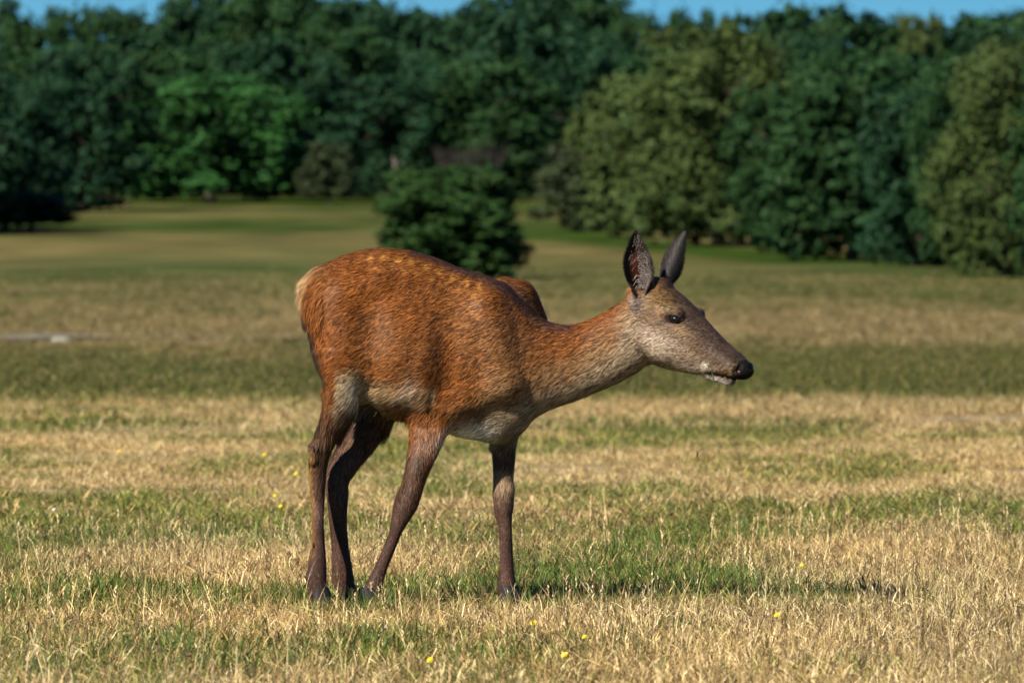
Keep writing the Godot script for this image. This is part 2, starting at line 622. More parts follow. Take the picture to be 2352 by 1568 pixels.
# surface nets of the field, appended to b; place turns field space into deer space
func skin(b: Buf, place: Transform3D) -> void:
	var sxy := gx * gy
	var ids := PackedInt32Array()
	ids.resize(gx * gy * gz)
	ids.fill(-1)
	var offs := PackedInt32Array([0, 1, gx, gx + 1, sxy, sxy + 1, sxy + gx, sxy + gx + 1])
	var cells := PackedInt32Array()
	for iz in gz - 1:
		for iy in gy - 1:
			var at := (iz * gy + iy) * gx
			for ix in gx - 1:
				var f := field[at]
				if absf(f) < cell * 3.0:
					var s := f < 0.0
					if (field[at + 1] < 0.0) != s or (field[at + gx] < 0.0) != s or (field[at + gx + 1] < 0.0) != s or (field[at + sxy] < 0.0) != s or (field[at + sxy + 1] < 0.0) != s or (field[at + sxy + gx] < 0.0) != s or (field[at + sxy + gx + 1] < 0.0) != s:
						var f0 := f
						var f1 := field[at + 1]
						var f2 := field[at + gx]
						var f3 := field[at + gx + 1]
						var f4 := field[at + sxy]
						var f5 := field[at + sxy + 1]
						var f6 := field[at + sxy + gx]
						var f7 := field[at + sxy + gx + 1]
						var g := Vector3(f1 + f3 + f5 + f7 - f0 - f2 - f4 - f6, f2 + f3 + f6 + f7 - f0 - f1 - f4 - f5, f4 + f5 + f6 + f7 - f0 - f1 - f2 - f3) * 0.25
						var mean := (f0 + f1 + f2 + f3 + f4 + f5 + f6 + f7) / 8.0
						var off := -g * mean / maxf(g.length_squared(), 1e-9)
						off = off.clamp(Vector3(-0.5, -0.5, -0.5), Vector3(0.5, 0.5, 0.5))
						var p := org + (Vector3(ix + 0.5, iy + 0.5, iz + 0.5) + off) * cell
						ids[at] = b.vert(place * p, (place.basis * g).normalized(), Color.WHITE)
						cells.append(at)
				at += 1
	for at in cells:
		var s := field[at] < 0.0
		var z0 := at / sxy
		var y0 := (at / gx) % gy
		var x0 := at % gx
		if y0 > 0 and z0 > 0 and (field[at + 1] < 0.0) != s:
			face(b, ids[at], ids[at - gx], ids[at - gx - sxy], ids[at - sxy], s)
		if x0 > 0 and z0 > 0 and (field[at + gx] < 0.0) != s:
			face(b, ids[at], ids[at - sxy], ids[at - sxy - 1], ids[at - 1], s)
		if x0 > 0 and y0 > 0 and (field[at + sxy] < 0.0) != s:
			face(b, ids[at], ids[at - 1], ids[at - 1 - gx], ids[at - gx], s)

func face(b: Buf, p: int, q: int, r: int, t: int, flip: bool) -> void:
	if p < 0 or q < 0 or r < 0 or t < 0:
		return
	if flip:
		b.quad(p, t, r, q)
	else:
		b.quad(p, q, r, t)

# smooth the normals of part of a mesh over its triangles
func relax(b: Buf, passes: int) -> void:
	for q in passes:
		var acc := PackedVector3Array()
		acc.resize(b.v.size())
		var k := 0
		while k < b.i.size():
			var s := b.n[b.i[k]] + b.n[b.i[k + 1]] + b.n[b.i[k + 2]]
			acc[b.i[k]] += s
			acc[b.i[k + 1]] += s
			acc[b.i[k + 2]] += s
			k += 3
		for j in acc.size():
			if acc[j].length_squared() > 1e-8:
				b.n[j] = acc[j].normalized()

const TRUNK := [
	[694, 668, 690, 8, 0.0], [698, 650, 716, 34, 0.0], [708, 637, 775, 58, 0.0], [722, 624, 832, 78, 0.0], [745, 608, 872, 94, 0.05], [780, 591, 884, 108, 0.12],
	[820, 578, 890, 118, 0.2], [850, 572, 908, 124, 0.24], [880, 570, 934, 128, 0.26], [910, 572, 952, 130, 0.26], [950, 578, 960, 130, 0.26], [1000, 593, 972, 122, 0.26], [1050, 613, 1000, 106, 0.14],
	[1100, 630, 1010, 96, -0.12], [1140, 643, 1016, 90, -0.2], [1170, 659, 1014, 84, -0.15], [1200, 690, 992, 76, 0.0], [1230, 721, 960, 68, 0.05], [1260, 738, 942, 60, 0.05], [1290, 745, 930, 54, 0.08],
	[1320, 744, 920, 50, 0.1], [1350, 736, 908, 47, 0.12], [1400, 711, 887, 45, 0.12], [1440, 688, 868, 46, 0.1], [1475, 672, 846, 46, 0.1], [1500, 668, 826, 40, 0.1]]
const NEAR_HIND := [
	[800, 800, 62, 0.10, 0.055], [850, 792, 52, 0.105, 0.055], [900, 786, 42, 0.105, 0.048], [945, 777, 37, 0.10, 0.04], [985, 760, 31, 0.085, 0.034], [1030, 739.5, 25, 0.072, 0.028], [1060, 733, 21, 0.07, 0.025],
	[1110, 731, 16.5, 0.07, 0.021], [1150, 731, 15, 0.075, 0.019], [1200, 731.5, 13.8, 0.10, 0.018], [1250, 732, 16, 0.10, 0.02], [1290, 730, 21, 0.10, 0.025], [1330, 729, 23, 0.10, 0.027], [1365, 730, 22, 0.10, 0.028], [1392, 732, 23, 0.10, 0.028]]
const FAR_HIND := [
	[820, 872, 78, -0.10, 0.055], [880, 880, 66, -0.105, 0.052], [920, 872, 58, -0.105, 0.05], [960, 857, 49, -0.10, 0.046], [1007, 831, 46, -0.08, 0.04], [1036, 811, 43, -0.06, 0.036], [1070, 789, 37, -0.045, 0.033], [1100, 776, 28, -0.035, 0.028],
	[1144, 774.5, 24, -0.03, 0.023], [1200, 776, 20.5, -0.04, 0.02], [1256, 780, 20, -0.05, 0.021], [1300, 784, 23, -0.06, 0.025], [1330, 787, 25, -0.065, 0.027], [1365, 794, 23, -0.07, 0.028], [1392, 798, 24, -0.07, 0.028]]
const NEAR_FORE := [
	[905, 1030, 60, 0.07, 0.048], [940, 1010, 58, 0.075, 0.046], [966, 996, 51, 0.082, 0.043], [1018, 978, 38, 0.098, 0.038], [1055, 967, 31, 0.115, 0.033], [1107, 950, 26, 0.12, 0.029], [1140, 938, 28, 0.12, 0.030], [1165, 931, 28, 0.12, 0.030], [1189, 922, 22, 0.12, 0.026],
	[1219, 910, 15.5, 0.12, 0.02], [1243, 900, 15, 0.12, 0.018], [1275, 887, 15, 0.12, 0.018], [1312, 871, 17, 0.12, 0.02], [1345, 858, 21, 0.12, 0.025], [1375, 849, 24, 0.12, 0.028], [1394, 844, 26, 0.12, 0.029]]
const FAR_FORE := [
	[930, 1155, 48, -0.08, 0.05], [980, 1158, 37, -0.085, 0.042], [1022, 1157.5, 29, -0.085, 0.034], [1070, 1157, 24, -0.085, 0.029], [1100, 1156.5, 22, -0.085, 0.027], [1144, 1156, 22.5, -0.085, 0.027], [1181, 1156.5, 20.5, -0.085, 0.025], [1204, 1159, 17, -0.085, 0.021],
	[1256, 1162, 15.5, -0.085, 0.019], [1312, 1163.5, 17.5, -0.085, 0.021], [1345, 1163.5, 21.5, -0.085, 0.025], [1375, 1164, 22, -0.085, 0.027], [1392, 1165, 24, -0.085, 0.028]]
const HEAD := [
	[1432, 694, 848, 40, 0.1], [1455, 676, 846, 48, 0.05], [1475, 662, 840, 54, 0.0], [1500, 648, 836, 58, -0.02], [1525, 650, 844, 59, 0.05], [1550, 666, 850, 56, 0.1],
	[1578, 689, 855, 49, 0.12], [1604, 717, 859, 43, 0.16], [1630, 747, 861, 38, 0.18], [1655, 774, 862, 34, 0.14], [1680, 798, 866, 32, 0.08], [1700, 815, 871, 30, 0.0], [1713, 828, 869, 25, 0.0], [1722, 840, 862, 16, 0.0], [1726, 848, 856, 6, 0.0]]

const YAW := 0.47            # the head is turned this far towards the lens

func head_point(px: float, py: float, w: float) -> Vector3:      # field space of the head: u, y, w
	return Vector3((px - 1500.0) / SCALE / cos(YAW), my(py), w)

func head_place() -> Transform3D:
	return Transform3D(Basis(Vector3(cos(YAW), 0, sin(YAW)), Vector3.UP, Vector3(-sin(YAW), 0, cos(YAW))), Vector3(mx(1500), 0, 0))

# --- colours of the coat, in measured units; the same on both sides of the animal
func mixc(c: Color, d: Color, t: float) -> Color:
	return c.lerp(d, clampf(t, 0.0, 1.0))

func back_line(px: float) -> float:
	return curve(TRUNK, px, 1)

func coat_color(p: Vector3, n: Vector3, front: bool) -> Color:
	var px := p.x * SCALE + 1176.0
	var py := 1397.0 - p.y * SCALE
	var wob := 26.0 * mottle.get_noise_3d(p.x * 60.0, p.y * 60.0, p.z * 60.0)
	var rust := Color(0.165, 0.053, 0.009)
	var beige := Color(0.255, 0.19, 0.122)
	var cream := Color(0.56, 0.49, 0.37)
	var umber := Color(0.07, 0.036, 0.02)
	var dark := Color(0.045, 0.024, 0.017)
	var c := rust
	# paler saddle and flank mottles
	c = mixc(c, Color(0.26, 0.125, 0.05), 0.35 * sm(-0.05, 0.5, mottle.get_noise_3d(p.x * 24.0, p.y * 24.0, p.z * 24.0 + 9.0)))
	c = mixc(c, Color(0.10, 0.038, 0.011), 0.4 * sm(0.0, 0.5, mottle.get_noise_3d(p.x * 30.0 + 50.0, p.y * 30.0, p.z * 30.0)))
	# darker red along the top of the back
	c = mixc(c, Color(0.115, 0.038, 0.009), 0.55 * (1.0 - sm(10.0, 95.0, py - back_line(px) + wob)) * sm(730.0, 800.0, px))
	# shoulder: greyer tan
	c = mixc(c, Color(0.17, 0.09, 0.04), 0.5 * exp(-pow((px - 1170.0) / 90.0, 2) - pow((py - 800.0) / 90.0, 2)))
	# neck and breast turn beige below
	var line := 0.0
	if px > 1040.0:
		line = lerpf(985.0, 900.0, sm(1040.0, 1180.0, px))
		line = lerpf(line, 868.0, sm(1180.0, 1300.0, px))
		line = lerpf(line, 805.0, sm(1300.0, 1400.0, px))
		line = lerpf(line, 700.0, sm(1400.0, 1470.0, px))
		c = mixc(c, beige, sm(-50.0, 45.0, py - line + wob))
		c = mixc(c, Color(0.20, 0.115, 0.05), 0.55 * (1.0 - sm(0.0, 60.0, absf(py - line + 20.0))))
	# belly
	if px > 780.0 and px < 1010.0 and not (p.z > 0.05 and px > 925.0 + (py - 960.0) * -0.2 and py > 925.0):
		var bl := lerpf(842.0, 878.0, sm(800.0, 960.0, px))
		c = mixc(c, Color(0.36, 0.265, 0.155), sm(-12.0, 44.0, py - bl + wob * 0.6))
		c = mixc(c, cream, 0.7 * exp(-pow((px - 955.0) / 22.0, 2) - pow((py - 915.0) / 40.0, 2)))
	c = mixc(c, cream, 0.85 * exp(-pow((px - 820.0) / 15.0, 2) - pow((py - 893.0) / 32.0, 2)))
	# spine: dark line, and a row of pale spots just under it
	if px > 760.0 and px < 1330.0 and not (p.z < -0.028 and px > 1125.0 and px < 1260.0):
		var under := py - back_line(px)
		if px > 950.0:
			c = mixc(c, Color(0.06, 0.03, 0.02), 0.85 * (1.0 - sm(5.0, 17.0 if px < 1130.0 else 26.0, under + wob * 0.3)))
		if px > 860.0 and px < 1120.0:
			var q := pow(sin(px * 0.1), 4.0)
			c = mixc(c, Color(0.42, 0.20, 0.045), 0.75 * q * exp(-pow((under - 22.0) / 7.0, 2)))
			c = mixc(c, Color(0.36, 0.165, 0.04), 0.55 * pow(cos(px * 0.1), 6.0) * exp(-pow((under - 42.0) / 6.0, 2)))
	if p.z > 0.0:
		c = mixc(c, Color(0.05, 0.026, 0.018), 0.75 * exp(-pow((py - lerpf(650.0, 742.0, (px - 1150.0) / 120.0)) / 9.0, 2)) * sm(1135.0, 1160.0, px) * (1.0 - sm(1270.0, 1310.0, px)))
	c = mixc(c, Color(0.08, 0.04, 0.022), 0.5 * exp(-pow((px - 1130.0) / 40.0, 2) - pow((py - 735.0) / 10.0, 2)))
	# rump: cream edge above, dark line down the back of the thigh
	c = mixc(c, Color(0.55, 0.37, 0.19), (1.0 - sm(700.0, 740.0, px + 0.5 * (py - 640.0) + wob)) * (1.0 - sm(680.0, 725.0, py)))
	c = mixc(c, Color(0.035, 0.02, 0.014), 0.97 * (1.0 - sm(4.0, 34.0, px - curve([[640, 694], [720, 700], [790, 712], [840, 728], [880, 738]], py, 1) + wob * 0.3)) * sm(700.0, 730.0, py) * (1.0 - sm(870.0, 900.0, py)))
	# legs
	if py > 850.0:
		var hind := 1.0 - sm(830.0, 850.0, px - (0.0 if p.z > 0.0 else 75.0))
		if p.z < -0.02 and px < 930.0:
			hind = 1.0
		c = mixc(c, umber, hind * sm(860.0, 975.0, py + wob))
		var fore := 0.0
		if p.z > 0.03:
			fore = 1.0 - sm(1000.0, 1040.0, px + (py - 960.0) * 0.3)
			fore *= sm(895.0, 915.0, px)
			c = mixc(c, Color(0.17, 0.066, 0.02), 0.8 * fore * sm(890.0, 920.0, py) * (1.0 - sm(960.0, 1010.0, py)))
		elif p.z < -0.03 and px > 1100.0:
			fore = sm(1000.0, 1035.0, py)
		c = mixc(c, umber, fore * sm(950.0, 1050.0, py + wob))
		if p.z < -0.03 and px > 1100.0:
			c = mixc(c, Color(0.26, 0.175, 0.11), sm(1060.0, 1090.0, py) * (1.0 - sm(1110.0, 1170.0, py + wob)))
		if py > 1020.0:
			c = mixc(c, Color(0.058, 0.030, 0.023), sm(1080.0, 1200.0, py))
			c = mixc(c, Color(0.12, 0.072, 0.052), 0.5 * sm(0.1, 0.5, mottle.get_noise_3d(p.x * 90.0, p.y * 40.0, p.z * 90.0)))
			if px < 765.0 and p.z > 0.0:
				c = mixc(c, Color(0.30, 0.15, 0.04), 0.6 * (1.0 - sm(716.0, 731.0, px)) * sm(1010.0, 1040.0, py) * (1.0 - sm(1240.0, 1300.0, py)))
	# brisket; fold behind the elbow, its shoulder shade put into the coat colour
	c = mixc(c, Color(0.88, 0.82, 0.72), 1.0 * exp(-pow((px - 1090.0) / 62.0, 2) - pow((py - 996.0 + (px - 1090.0) * 0.12) / 24.0, 2)))
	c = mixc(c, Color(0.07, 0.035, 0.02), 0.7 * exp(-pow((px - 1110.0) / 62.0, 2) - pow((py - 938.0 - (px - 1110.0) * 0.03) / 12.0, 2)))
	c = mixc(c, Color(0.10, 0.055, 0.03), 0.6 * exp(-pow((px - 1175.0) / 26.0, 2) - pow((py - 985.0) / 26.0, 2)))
	return c

func face_color(px: float, py: float, w: float) -> Color:     # px as seen from the animal's own side
	var q := mottle.get_noise_3d(px * 0.09, py * 0.09, w * 80.0)
	var wob := 16.0 * q
	var c := Color(0.189, 0.135, 0.090)
	# height above the jaw line as a share of the head there
	var top := curve(HEAD, px + 18.0, 1)
	var bottom := curve(HEAD, px + 18.0, 2)
	var t := clampf((bottom - py) / (bottom - top), 0.0, 1.0)
	c = mixc(c, Color(0.115, 0.066, 0.035), sm(0.32, 0.58, t + wob * 0.006))
	c = mixc(c, Color(0.106, 0.066, 0.040), sm(1570.0, 1640.0, px + wob) * sm(0.15, 0.4, t))
	c = mixc(c, Color(0.043, 0.025, 0.018), sm(0.68, 0.86, t + wob * 0.005) * sm(1490.0, 1530.0, px))
	c = mixc(c, Color(0.056, 0.039, 0.035), 0.7 * sm(0.76, 0.9, t) * sm(1580.0, 1640.0, px))
	c = mixc(c, Color(0.036, 0.023, 0.018), 0.6 * sm(0.74, 0.92, t) * sm(1500.0, 1540.0, px))
	c = mixc(c, Color(0.055, 0.036, 0.027), 0.55 * sm(0.45, 0.75, t + wob * 0.008) * sm(1560.0, 1610.0, px + wob))
	# forehead: orange above the temple, pale brow
	c = mixc(c, Color(0.168, 0.094, 0.030), 0.75 * exp(-pow((px - 1512.0) / 34.0, 2) - pow((py - 690.0) / 26.0, 2)))
	c = mixc(c, Color(0.244, 0.168, 0.086), 0.9 * exp(-pow((px - 1540.0) / 22.0, 2) - pow((py - 708.0) / 8.0, 2)))
	c = mixc(c, Color(0.214, 0.133, 0.061), 0.6 * exp(-pow((px - 1572.0) / 14.0, 2) - pow((py - 758.0) / 22.0, 2)))
	# nape stays rust, with a pale grey foot to the ear
	c = mixc(c, Color(0.151, 0.056, 0.014), (1.0 - sm(1440.0, 1462.0, px + (py - 720.0) * 0.5)))
	c = mixc(c, Color(0.227, 0.193, 0.170), 0.9 * exp(-pow((px - 1462.0) / 13.0, 2) - pow((py - 698.0) / 26.0, 2)))
	c = mixc(c, Color(0.069, 0.053, 0.048), 0.8 * exp(-pow((px - 1474.0) / 7.0, 2) - pow((py - 690.0) / 16.0, 2)))
	# crown tuft, dark behind the brow
	c = mixc(c, Color(0.179, 0.080, 0.028), sm(0.90, 0.98, t) * (1.0 - sm(1500.0, 1535.0, px)))
	# pale cheek, jaw
	c = mixc(c, Color(0.398, 0.317, 0.241), 0.75 * exp(-pow((px - 1505.0) / 55.0, 2) - pow((py - 790.0) / 36.0, 2)))
	c = mixc(c, Color(0.427, 0.347, 0.265), 0.8 * exp(-pow((px - 1580.0) / 60.0, 2) - pow((py - 848.0) / 12.0, 2)))
	# dark round the eye and in front of it
	c = mixc(c, Color(0.036, 0.022, 0.017), 0.9 * exp(-pow((px - 1546.0) / 22.0, 2) - pow((py - 732.0) / 10.5, 2)))
	c = mixc(c, Color(0.030, 0.020, 0.015), 0.55 * exp(-pow((px - 1576.0 - (py - 735.0) * 0.4) / 3.5, 2) - pow((py - 742.0) / 18.0, 2)))
	# muzzle
	c = mixc(c, Color(0.168, 0.108, 0.061), 0.8 * exp(-pow((px - 1672.0) / 34.0, 2) - pow((py - 852.0) / 14.0, 2)))
	c = mixc(c, Color(0.041, 0.025, 0.020), 0.7 * exp(-pow((px - 1655.0) / 20.0, 2) - pow((py - 828.0) / 10.0, 2)))
	c = mixc(c, Color(0.006, 0.005, 0.006), sm(1682.0, 1692.0, px + (py - 845.0) * 0.25) * sm(818.0, 828.0, py + wob * 0.2))
	# mouth line, white corner, pale lower lip
	var lip := lerpf(850.0, 874.0, (px - 1625.0) / 80.0)
	if px > 1600.0:
		c = mixc(c, Color(0.50, 0.47, 0.44), 0.85 * sm(3.0, 12.0, py - lip) * sm(1612.0, 1640.0, px) * (1.0 - sm(1688.0, 1700.0, px)))
		c = mixc(c, Color(0.007, 0.005, 0.005), exp(-pow((py - lip) / 4.0, 2)) * sm(1615.0, 1630.0, px))
		c = mixc(c, Color(0.62, 0.56, 0.48), 0.95 * exp(-pow((px - 1622.0) / 8.0, 2) - pow((py - 838.0) / 9.0, 2)))
	# throat darker behind the jaw
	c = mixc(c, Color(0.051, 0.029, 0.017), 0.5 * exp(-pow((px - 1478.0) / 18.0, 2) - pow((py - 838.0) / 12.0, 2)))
	return c

func lay(p: Vector3, face_hair: bool) -> Vector3:     # which way the hair lies
	if face_hair:
		return Vector3(-0.8, -0.28, -0.35)
	var px := p.x * SCALE + 1176.0
	var py := 1397.0 - p.y * SCALE
	var down := sm(880.0, 1000.0, py)
	if px > 1010.0 and py < 1030.0:
		down *= 1.0 - sm(1010.0, 1060.0, px)
	var v := Vector3(-0.85, -0.5, 0.0).lerp(Vector3(-0.15, -1.0, 0.0), down)
	if px < 800.0:
		v = v.lerp(Vector3(-0.3, -0.95, 0.0), 1.0 - sm(720.0, 800.0, px))
	return v

func hairs(b: Buf, from: Buf, first: int, last: int, per_m2: float, place: Transform3D, face_hair: bool) -> void:
	var k := first
	var inv := place.affine_inverse()
	while k < last:
		var ia := from.i[k]
		var ib := from.i[k + 1]
		var ic := from.i[k + 2]
		k += 3
		var pa := from.v[ia]
		var e1 := from.v[ib] - pa
		var e2 := from.v[ic] - pa
		var area := e1.cross(e2).length() * 0.5
		var want := area * per_m2
		if pa.z < -0.05 and not face_hair and pa.y > 0.55:
			want *= 0.55
		var count := int(want) + (1 if rng.randf() < want - floorf(want) else 0)
		for q in count:
			var u := rng.randf()
			var w := rng.randf()
			if u + w > 1.0:
				u = 1.0 - u
				w = 1.0 - w
			var p := pa + e1 * u + e2 * w
			var n := (from.n[ia] * (1.0 - u - w) + from.n[ib] * u + from.n[ic] * w).normalized()
			var c := from.c[ia].lerp(from.c[ib], u).lerp(from.c[ic], w)
			if c.a < 0.5:
				continue
			var lay_dir := lay(p, face_hair)
			lay_dir += Vector3(mottle.get_noise_3d(p.x * 60.0, p.y * 95.0, p.z * 95.0), mottle.get_noise_3d(p.x * 95.0 + 70.0, p.y * 95.0, p.z * 95.0), 0.0) * 0.4
			lay_dir += Vector3(rng.randf_range(-0.2, 0.2), rng.randf_range(-0.2, 0.2), rng.randf_range(-0.2, 0.2))
			var t := (lay_dir - n * lay_dir.dot(n)).normalized()
			if t.length_squared() < 0.5:
				continue
			var long := rng.randf_range(0.020, 0.034)
			var wide := 0.0027
			var rise := rng.randf_range(0.03, 0.15)
			if face_hair:
				long = rng.randf_range(0.009, 0.018)
				wide = 0.0021
				rise = rng.randf_range(0.05, 0.2)
			else:
				var leg := sm(0.40, 0.30, p.y)
				long *= lerpf(1.0, 0.42, leg)
				wide = lerpf(wide, 0.002, leg)
				if p.y > 0.55 and p.y < 0.70 and p.x < -0.25 and n.y < -0.2:
					long *= 1.8
					rise += 0.12
				if p.x < -0.58 and p.y > 0.9:
					long *= 1.5
					rise += 0.12
			var s := n.cross(t) * wide * 0.5
			var f := exp(rng.randfn(-0.05, 0.52 if p.y > 0.5 else 0.44))
			# locks: streaks that run along the lie of the hair
			var run := Vector2(-0.86, -0.5)
			if face_hair:
				run = Vector2(-0.95, -0.3)
			elif p.y < 0.52:
				run = Vector2(-0.1, -0.995)
			var along := p.x * run.x + p.y * run.y
			var over := p.x * run.y - p.y * run.x
			var lock := mottle.get_noise_3d(over * 1500.0, along * (400.0 if face_hair else 200.0), p.z * 300.0)
			f *= clampf(1.0 + (0.85 if p.y > 0.5 else 0.4) * lock, 0.4, 1.7)
			f = clampf(f, 0.16, 1.85)
			var light := clampf(f - 1.0, 0.0, 1.0) * 0.05
			var cb := Color(c.r * f + light * 0.25, c.g * f + light * 0.2, c.b * f + light * 0.14)
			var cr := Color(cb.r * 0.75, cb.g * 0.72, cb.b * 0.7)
			var nn := (n + t * -0.12).normalized()
			var base := p - n * 0.001
			var mid := base + t * long * 0.55 + n * long * rise
			var tip := base + t * long + n * long * rise * 1.25
			var at := b.v.size()
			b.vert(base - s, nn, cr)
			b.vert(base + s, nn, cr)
			b.vert(mid - s * 0.8, nn, cb)
			b.vert(mid + s * 0.8, nn, cb)
			b.vert(tip, nn, cb)
			b.quad(at, at + 1, at + 3, at + 2)
			b.tri(at + 2, at + 3, at + 4)

func strand(b: Buf, a: Vector3, m: Vector3, e: Vector3, w: float, col: Color) -> void:
	tube(b, [a, a.lerp(m, 0.5) + (m - a.lerp(e, 0.5)) * 0.25, m, m.lerp(e, 0.5) + (m - a.lerp(e, 0.5)) * 0.25, e], [w, w * 0.9, w * 0.8, w * 0.6, w * 0.25], col, 3)

func ball(centre: Vector3, r: Vector3, col: Color, turn := Basis.IDENTITY, n := 20) -> ArrayMesh:
	var b := Buf.new()
	for j in n + 1:
		var la := PI * j / n - PI / 2
		for k in n:
			var lo := TAU * k / n
			var d := Vector3(cos(la) * cos(lo), sin(la), cos(la) * sin(lo))
			b.vert(centre + turn * (d * r), (turn * (d / r)).normalized(), col)
	for j in n:
		for k in n:
			var k2 := (k + 1) % n
			b.quad(j * n + k, (j + 1) * n + k, (j + 1) * n + k2, j * n + k2)
	return b.mesh()

# a cupped, pointed ear of two skins with fur inside, at its rim and on its back
func ear(parent: Node3D, base: Vector3, tip: Vector3, facing: Vector3, half: float, skin_m: Material, hair_m: Material, inside_lit: bool) -> void:
	var axis := tip - base
	var along := axis.normalized()
	var f := (facing - along * facing.dot(along)).normalized()
	var wd := along.cross(f).normalized()
	var prof := [[0.0, 0.34], [0.12, 0.56], [0.28, 0.88], [0.45, 1.0], [0.62, 0.86], [0.78, 0.58], [0.9, 0.3], [0.97, 0.13], [1.0, 0.02]]
	var b := Buf.new()
	var h := Buf.new()
	var ns := 26
	var nt := 18
	var grid := []
	for side in 2:
		for j in ns + 1:
			var s := float(j) / ns
			var w := curve(prof, s, 1) * half
			var open := lerpf(1.75, 0.75, sm(0.0, 0.75, s))
			var rr := w / sin(minf(open, PI / 2))
			for k in nt + 1:
				var t := 2.0 * k / nt - 1.0
				var ph := t * open
				var p := base + axis * s + wd * rr * sin(ph) + f * rr * (1.0 - cos(ph)) - f * rr * 0.55
				p -= f * 0.012 * s * s
				var nn := (f * cos(ph) - wd * sin(ph)).normalized()
				var thick := 0.0035 * (1.0 - t * t * t * t) * (1.0 - s * s * s)
				var c := Color(0.012, 0.010, 0.011)
				if side == 0:
					p += nn * thick * 0.5
					c = Color(0.016, 0.011, 0.009)
					c = mixc(c, Color(0.065, 0.017, 0.010), 0.9 * exp(-pow((t + 0.15) / 0.35, 2) - pow((s - 0.5) / 0.22, 2)))
					c = mixc(c, Color(0.22, 0.18, 0.155), 0.6 * sm(0.15, 0.7, t) * (1.0 - sm(0.3, 0.6, s)))
					c = mixc(c, Color(0.02, 0.015, 0.014), sm(0.6, 0.95, absf(t)))
				else:
					p -= nn * thick * 0.5
					nn = -nn
					c = mixc(c, Color(0.026, 0.021, 0.021), 0.6 * sm(-0.2, 0.9, t))
					c = mixc(c, Color(0.02, 0.017, 0.018), 0.75 * exp(-pow((t - 0.05) / 0.18, 2)) * (1.0 - sm(0.6, 0.9, s)))
				b.vert(p, nn, c)
				# fur
				var reps := 7 if side == 1 else 4
				for q in reps:
					var pp := p + wd * rng.randf_range(-0.003, 0.003) + along * rng.randf_range(-0.004, 0.004)
					var dir := (along * 0.8 + nn * 0.25 + wd * (0.5 * t + rng.randf_range(-0.3, 0.3))).normalized()
					var v := exp(rng.randfn(0.0, 0.55))
					var at := h.v.size()
					var wide := wd * (0.0007 if side == 1 else 0.0005)
					var long := rng.randf_range(0.006, 0.012)
					h.vert(pp - wide, nn, Color(c.r * v, c.g * v, c.b * v))
					h.vert(pp + wide, nn, Color(c.r * v, c.g * v, c.b * v))
					h.vert(pp + dir * long, nn, Color(c.r * v, c.g * v, c.b * v))
					h.tri(at, at + 1, at + 2)
	for side in 2:
		for j in ns:
			for k in nt:
				var a := side * (ns + 1) * (nt + 1) + j * (nt + 1) + k
				b.quad(a, a + nt + 1, a + nt + 2, a + 1)
	var half_count := (ns + 1) * (nt + 1)
	for j in ns:
		for k in [0, nt]:
			var a: int = j * (nt + 1) + k
			b.quad(a, a + nt + 1, a + nt + 1 + half_count, a + half_count)
	var o := put("ear", b.mesh(), skin_m, parent)
	o.set_meta("label", "dark furred ear with pale hairs inside" if inside_lit else "grey brown ear seen from its back")
	if inside_lit:                                   # long pale hairs that curl across the hollow
		for q in 190:
			var s := rng.randf_range(0.06, 0.62)
			var w := curve(prof, s, 1) * half
			var t := rng.randf_range(0.3, 0.95)
			if rng.randf() < 0.1:
				t = rng.randf_range(-0.75, -0.2)
			var p := base + axis * s + wd * w * t + f * (0.002 + 0.5 * w * t * t - 0.55 * w)
			var away := (along * rng.randf_range(0.1, 1.0) - wd * signf(t) * rng.randf_range(0.3, 1.0) + f * 0.5).normalized()
			var long := rng.randf_range(0.012, 0.032)
			var v := rng.randf_range(0.35, 1.0)
			strand(h, p, p + away * long * 0.6 + along * 0.006, p + away * long + along * 0.002, 0.0006, Color(0.66 * v, 0.58 * v, 0.52 * v))
		for q in 80:
			var s := rng.randf_range(0.5, 0.97)
			var w := curve(prof, s, 1) * half
			var p := base + axis * s + wd * w * rng.randf_range(-0.95, 0.95) + f * (0.002 - 0.12 * w)
			strand(h, p, p + along * 0.003 + f * 0.003, p + along * 0.006 + f * 0.004 + wd * rng.randf_range(-0.003, 0.003), 0.0006, Color(0.30, 0.26, 0.24))
	var hh := put("ear_fur", h.mesh(), hair_m, o)
	hh.set_meta("kind", "stuff")

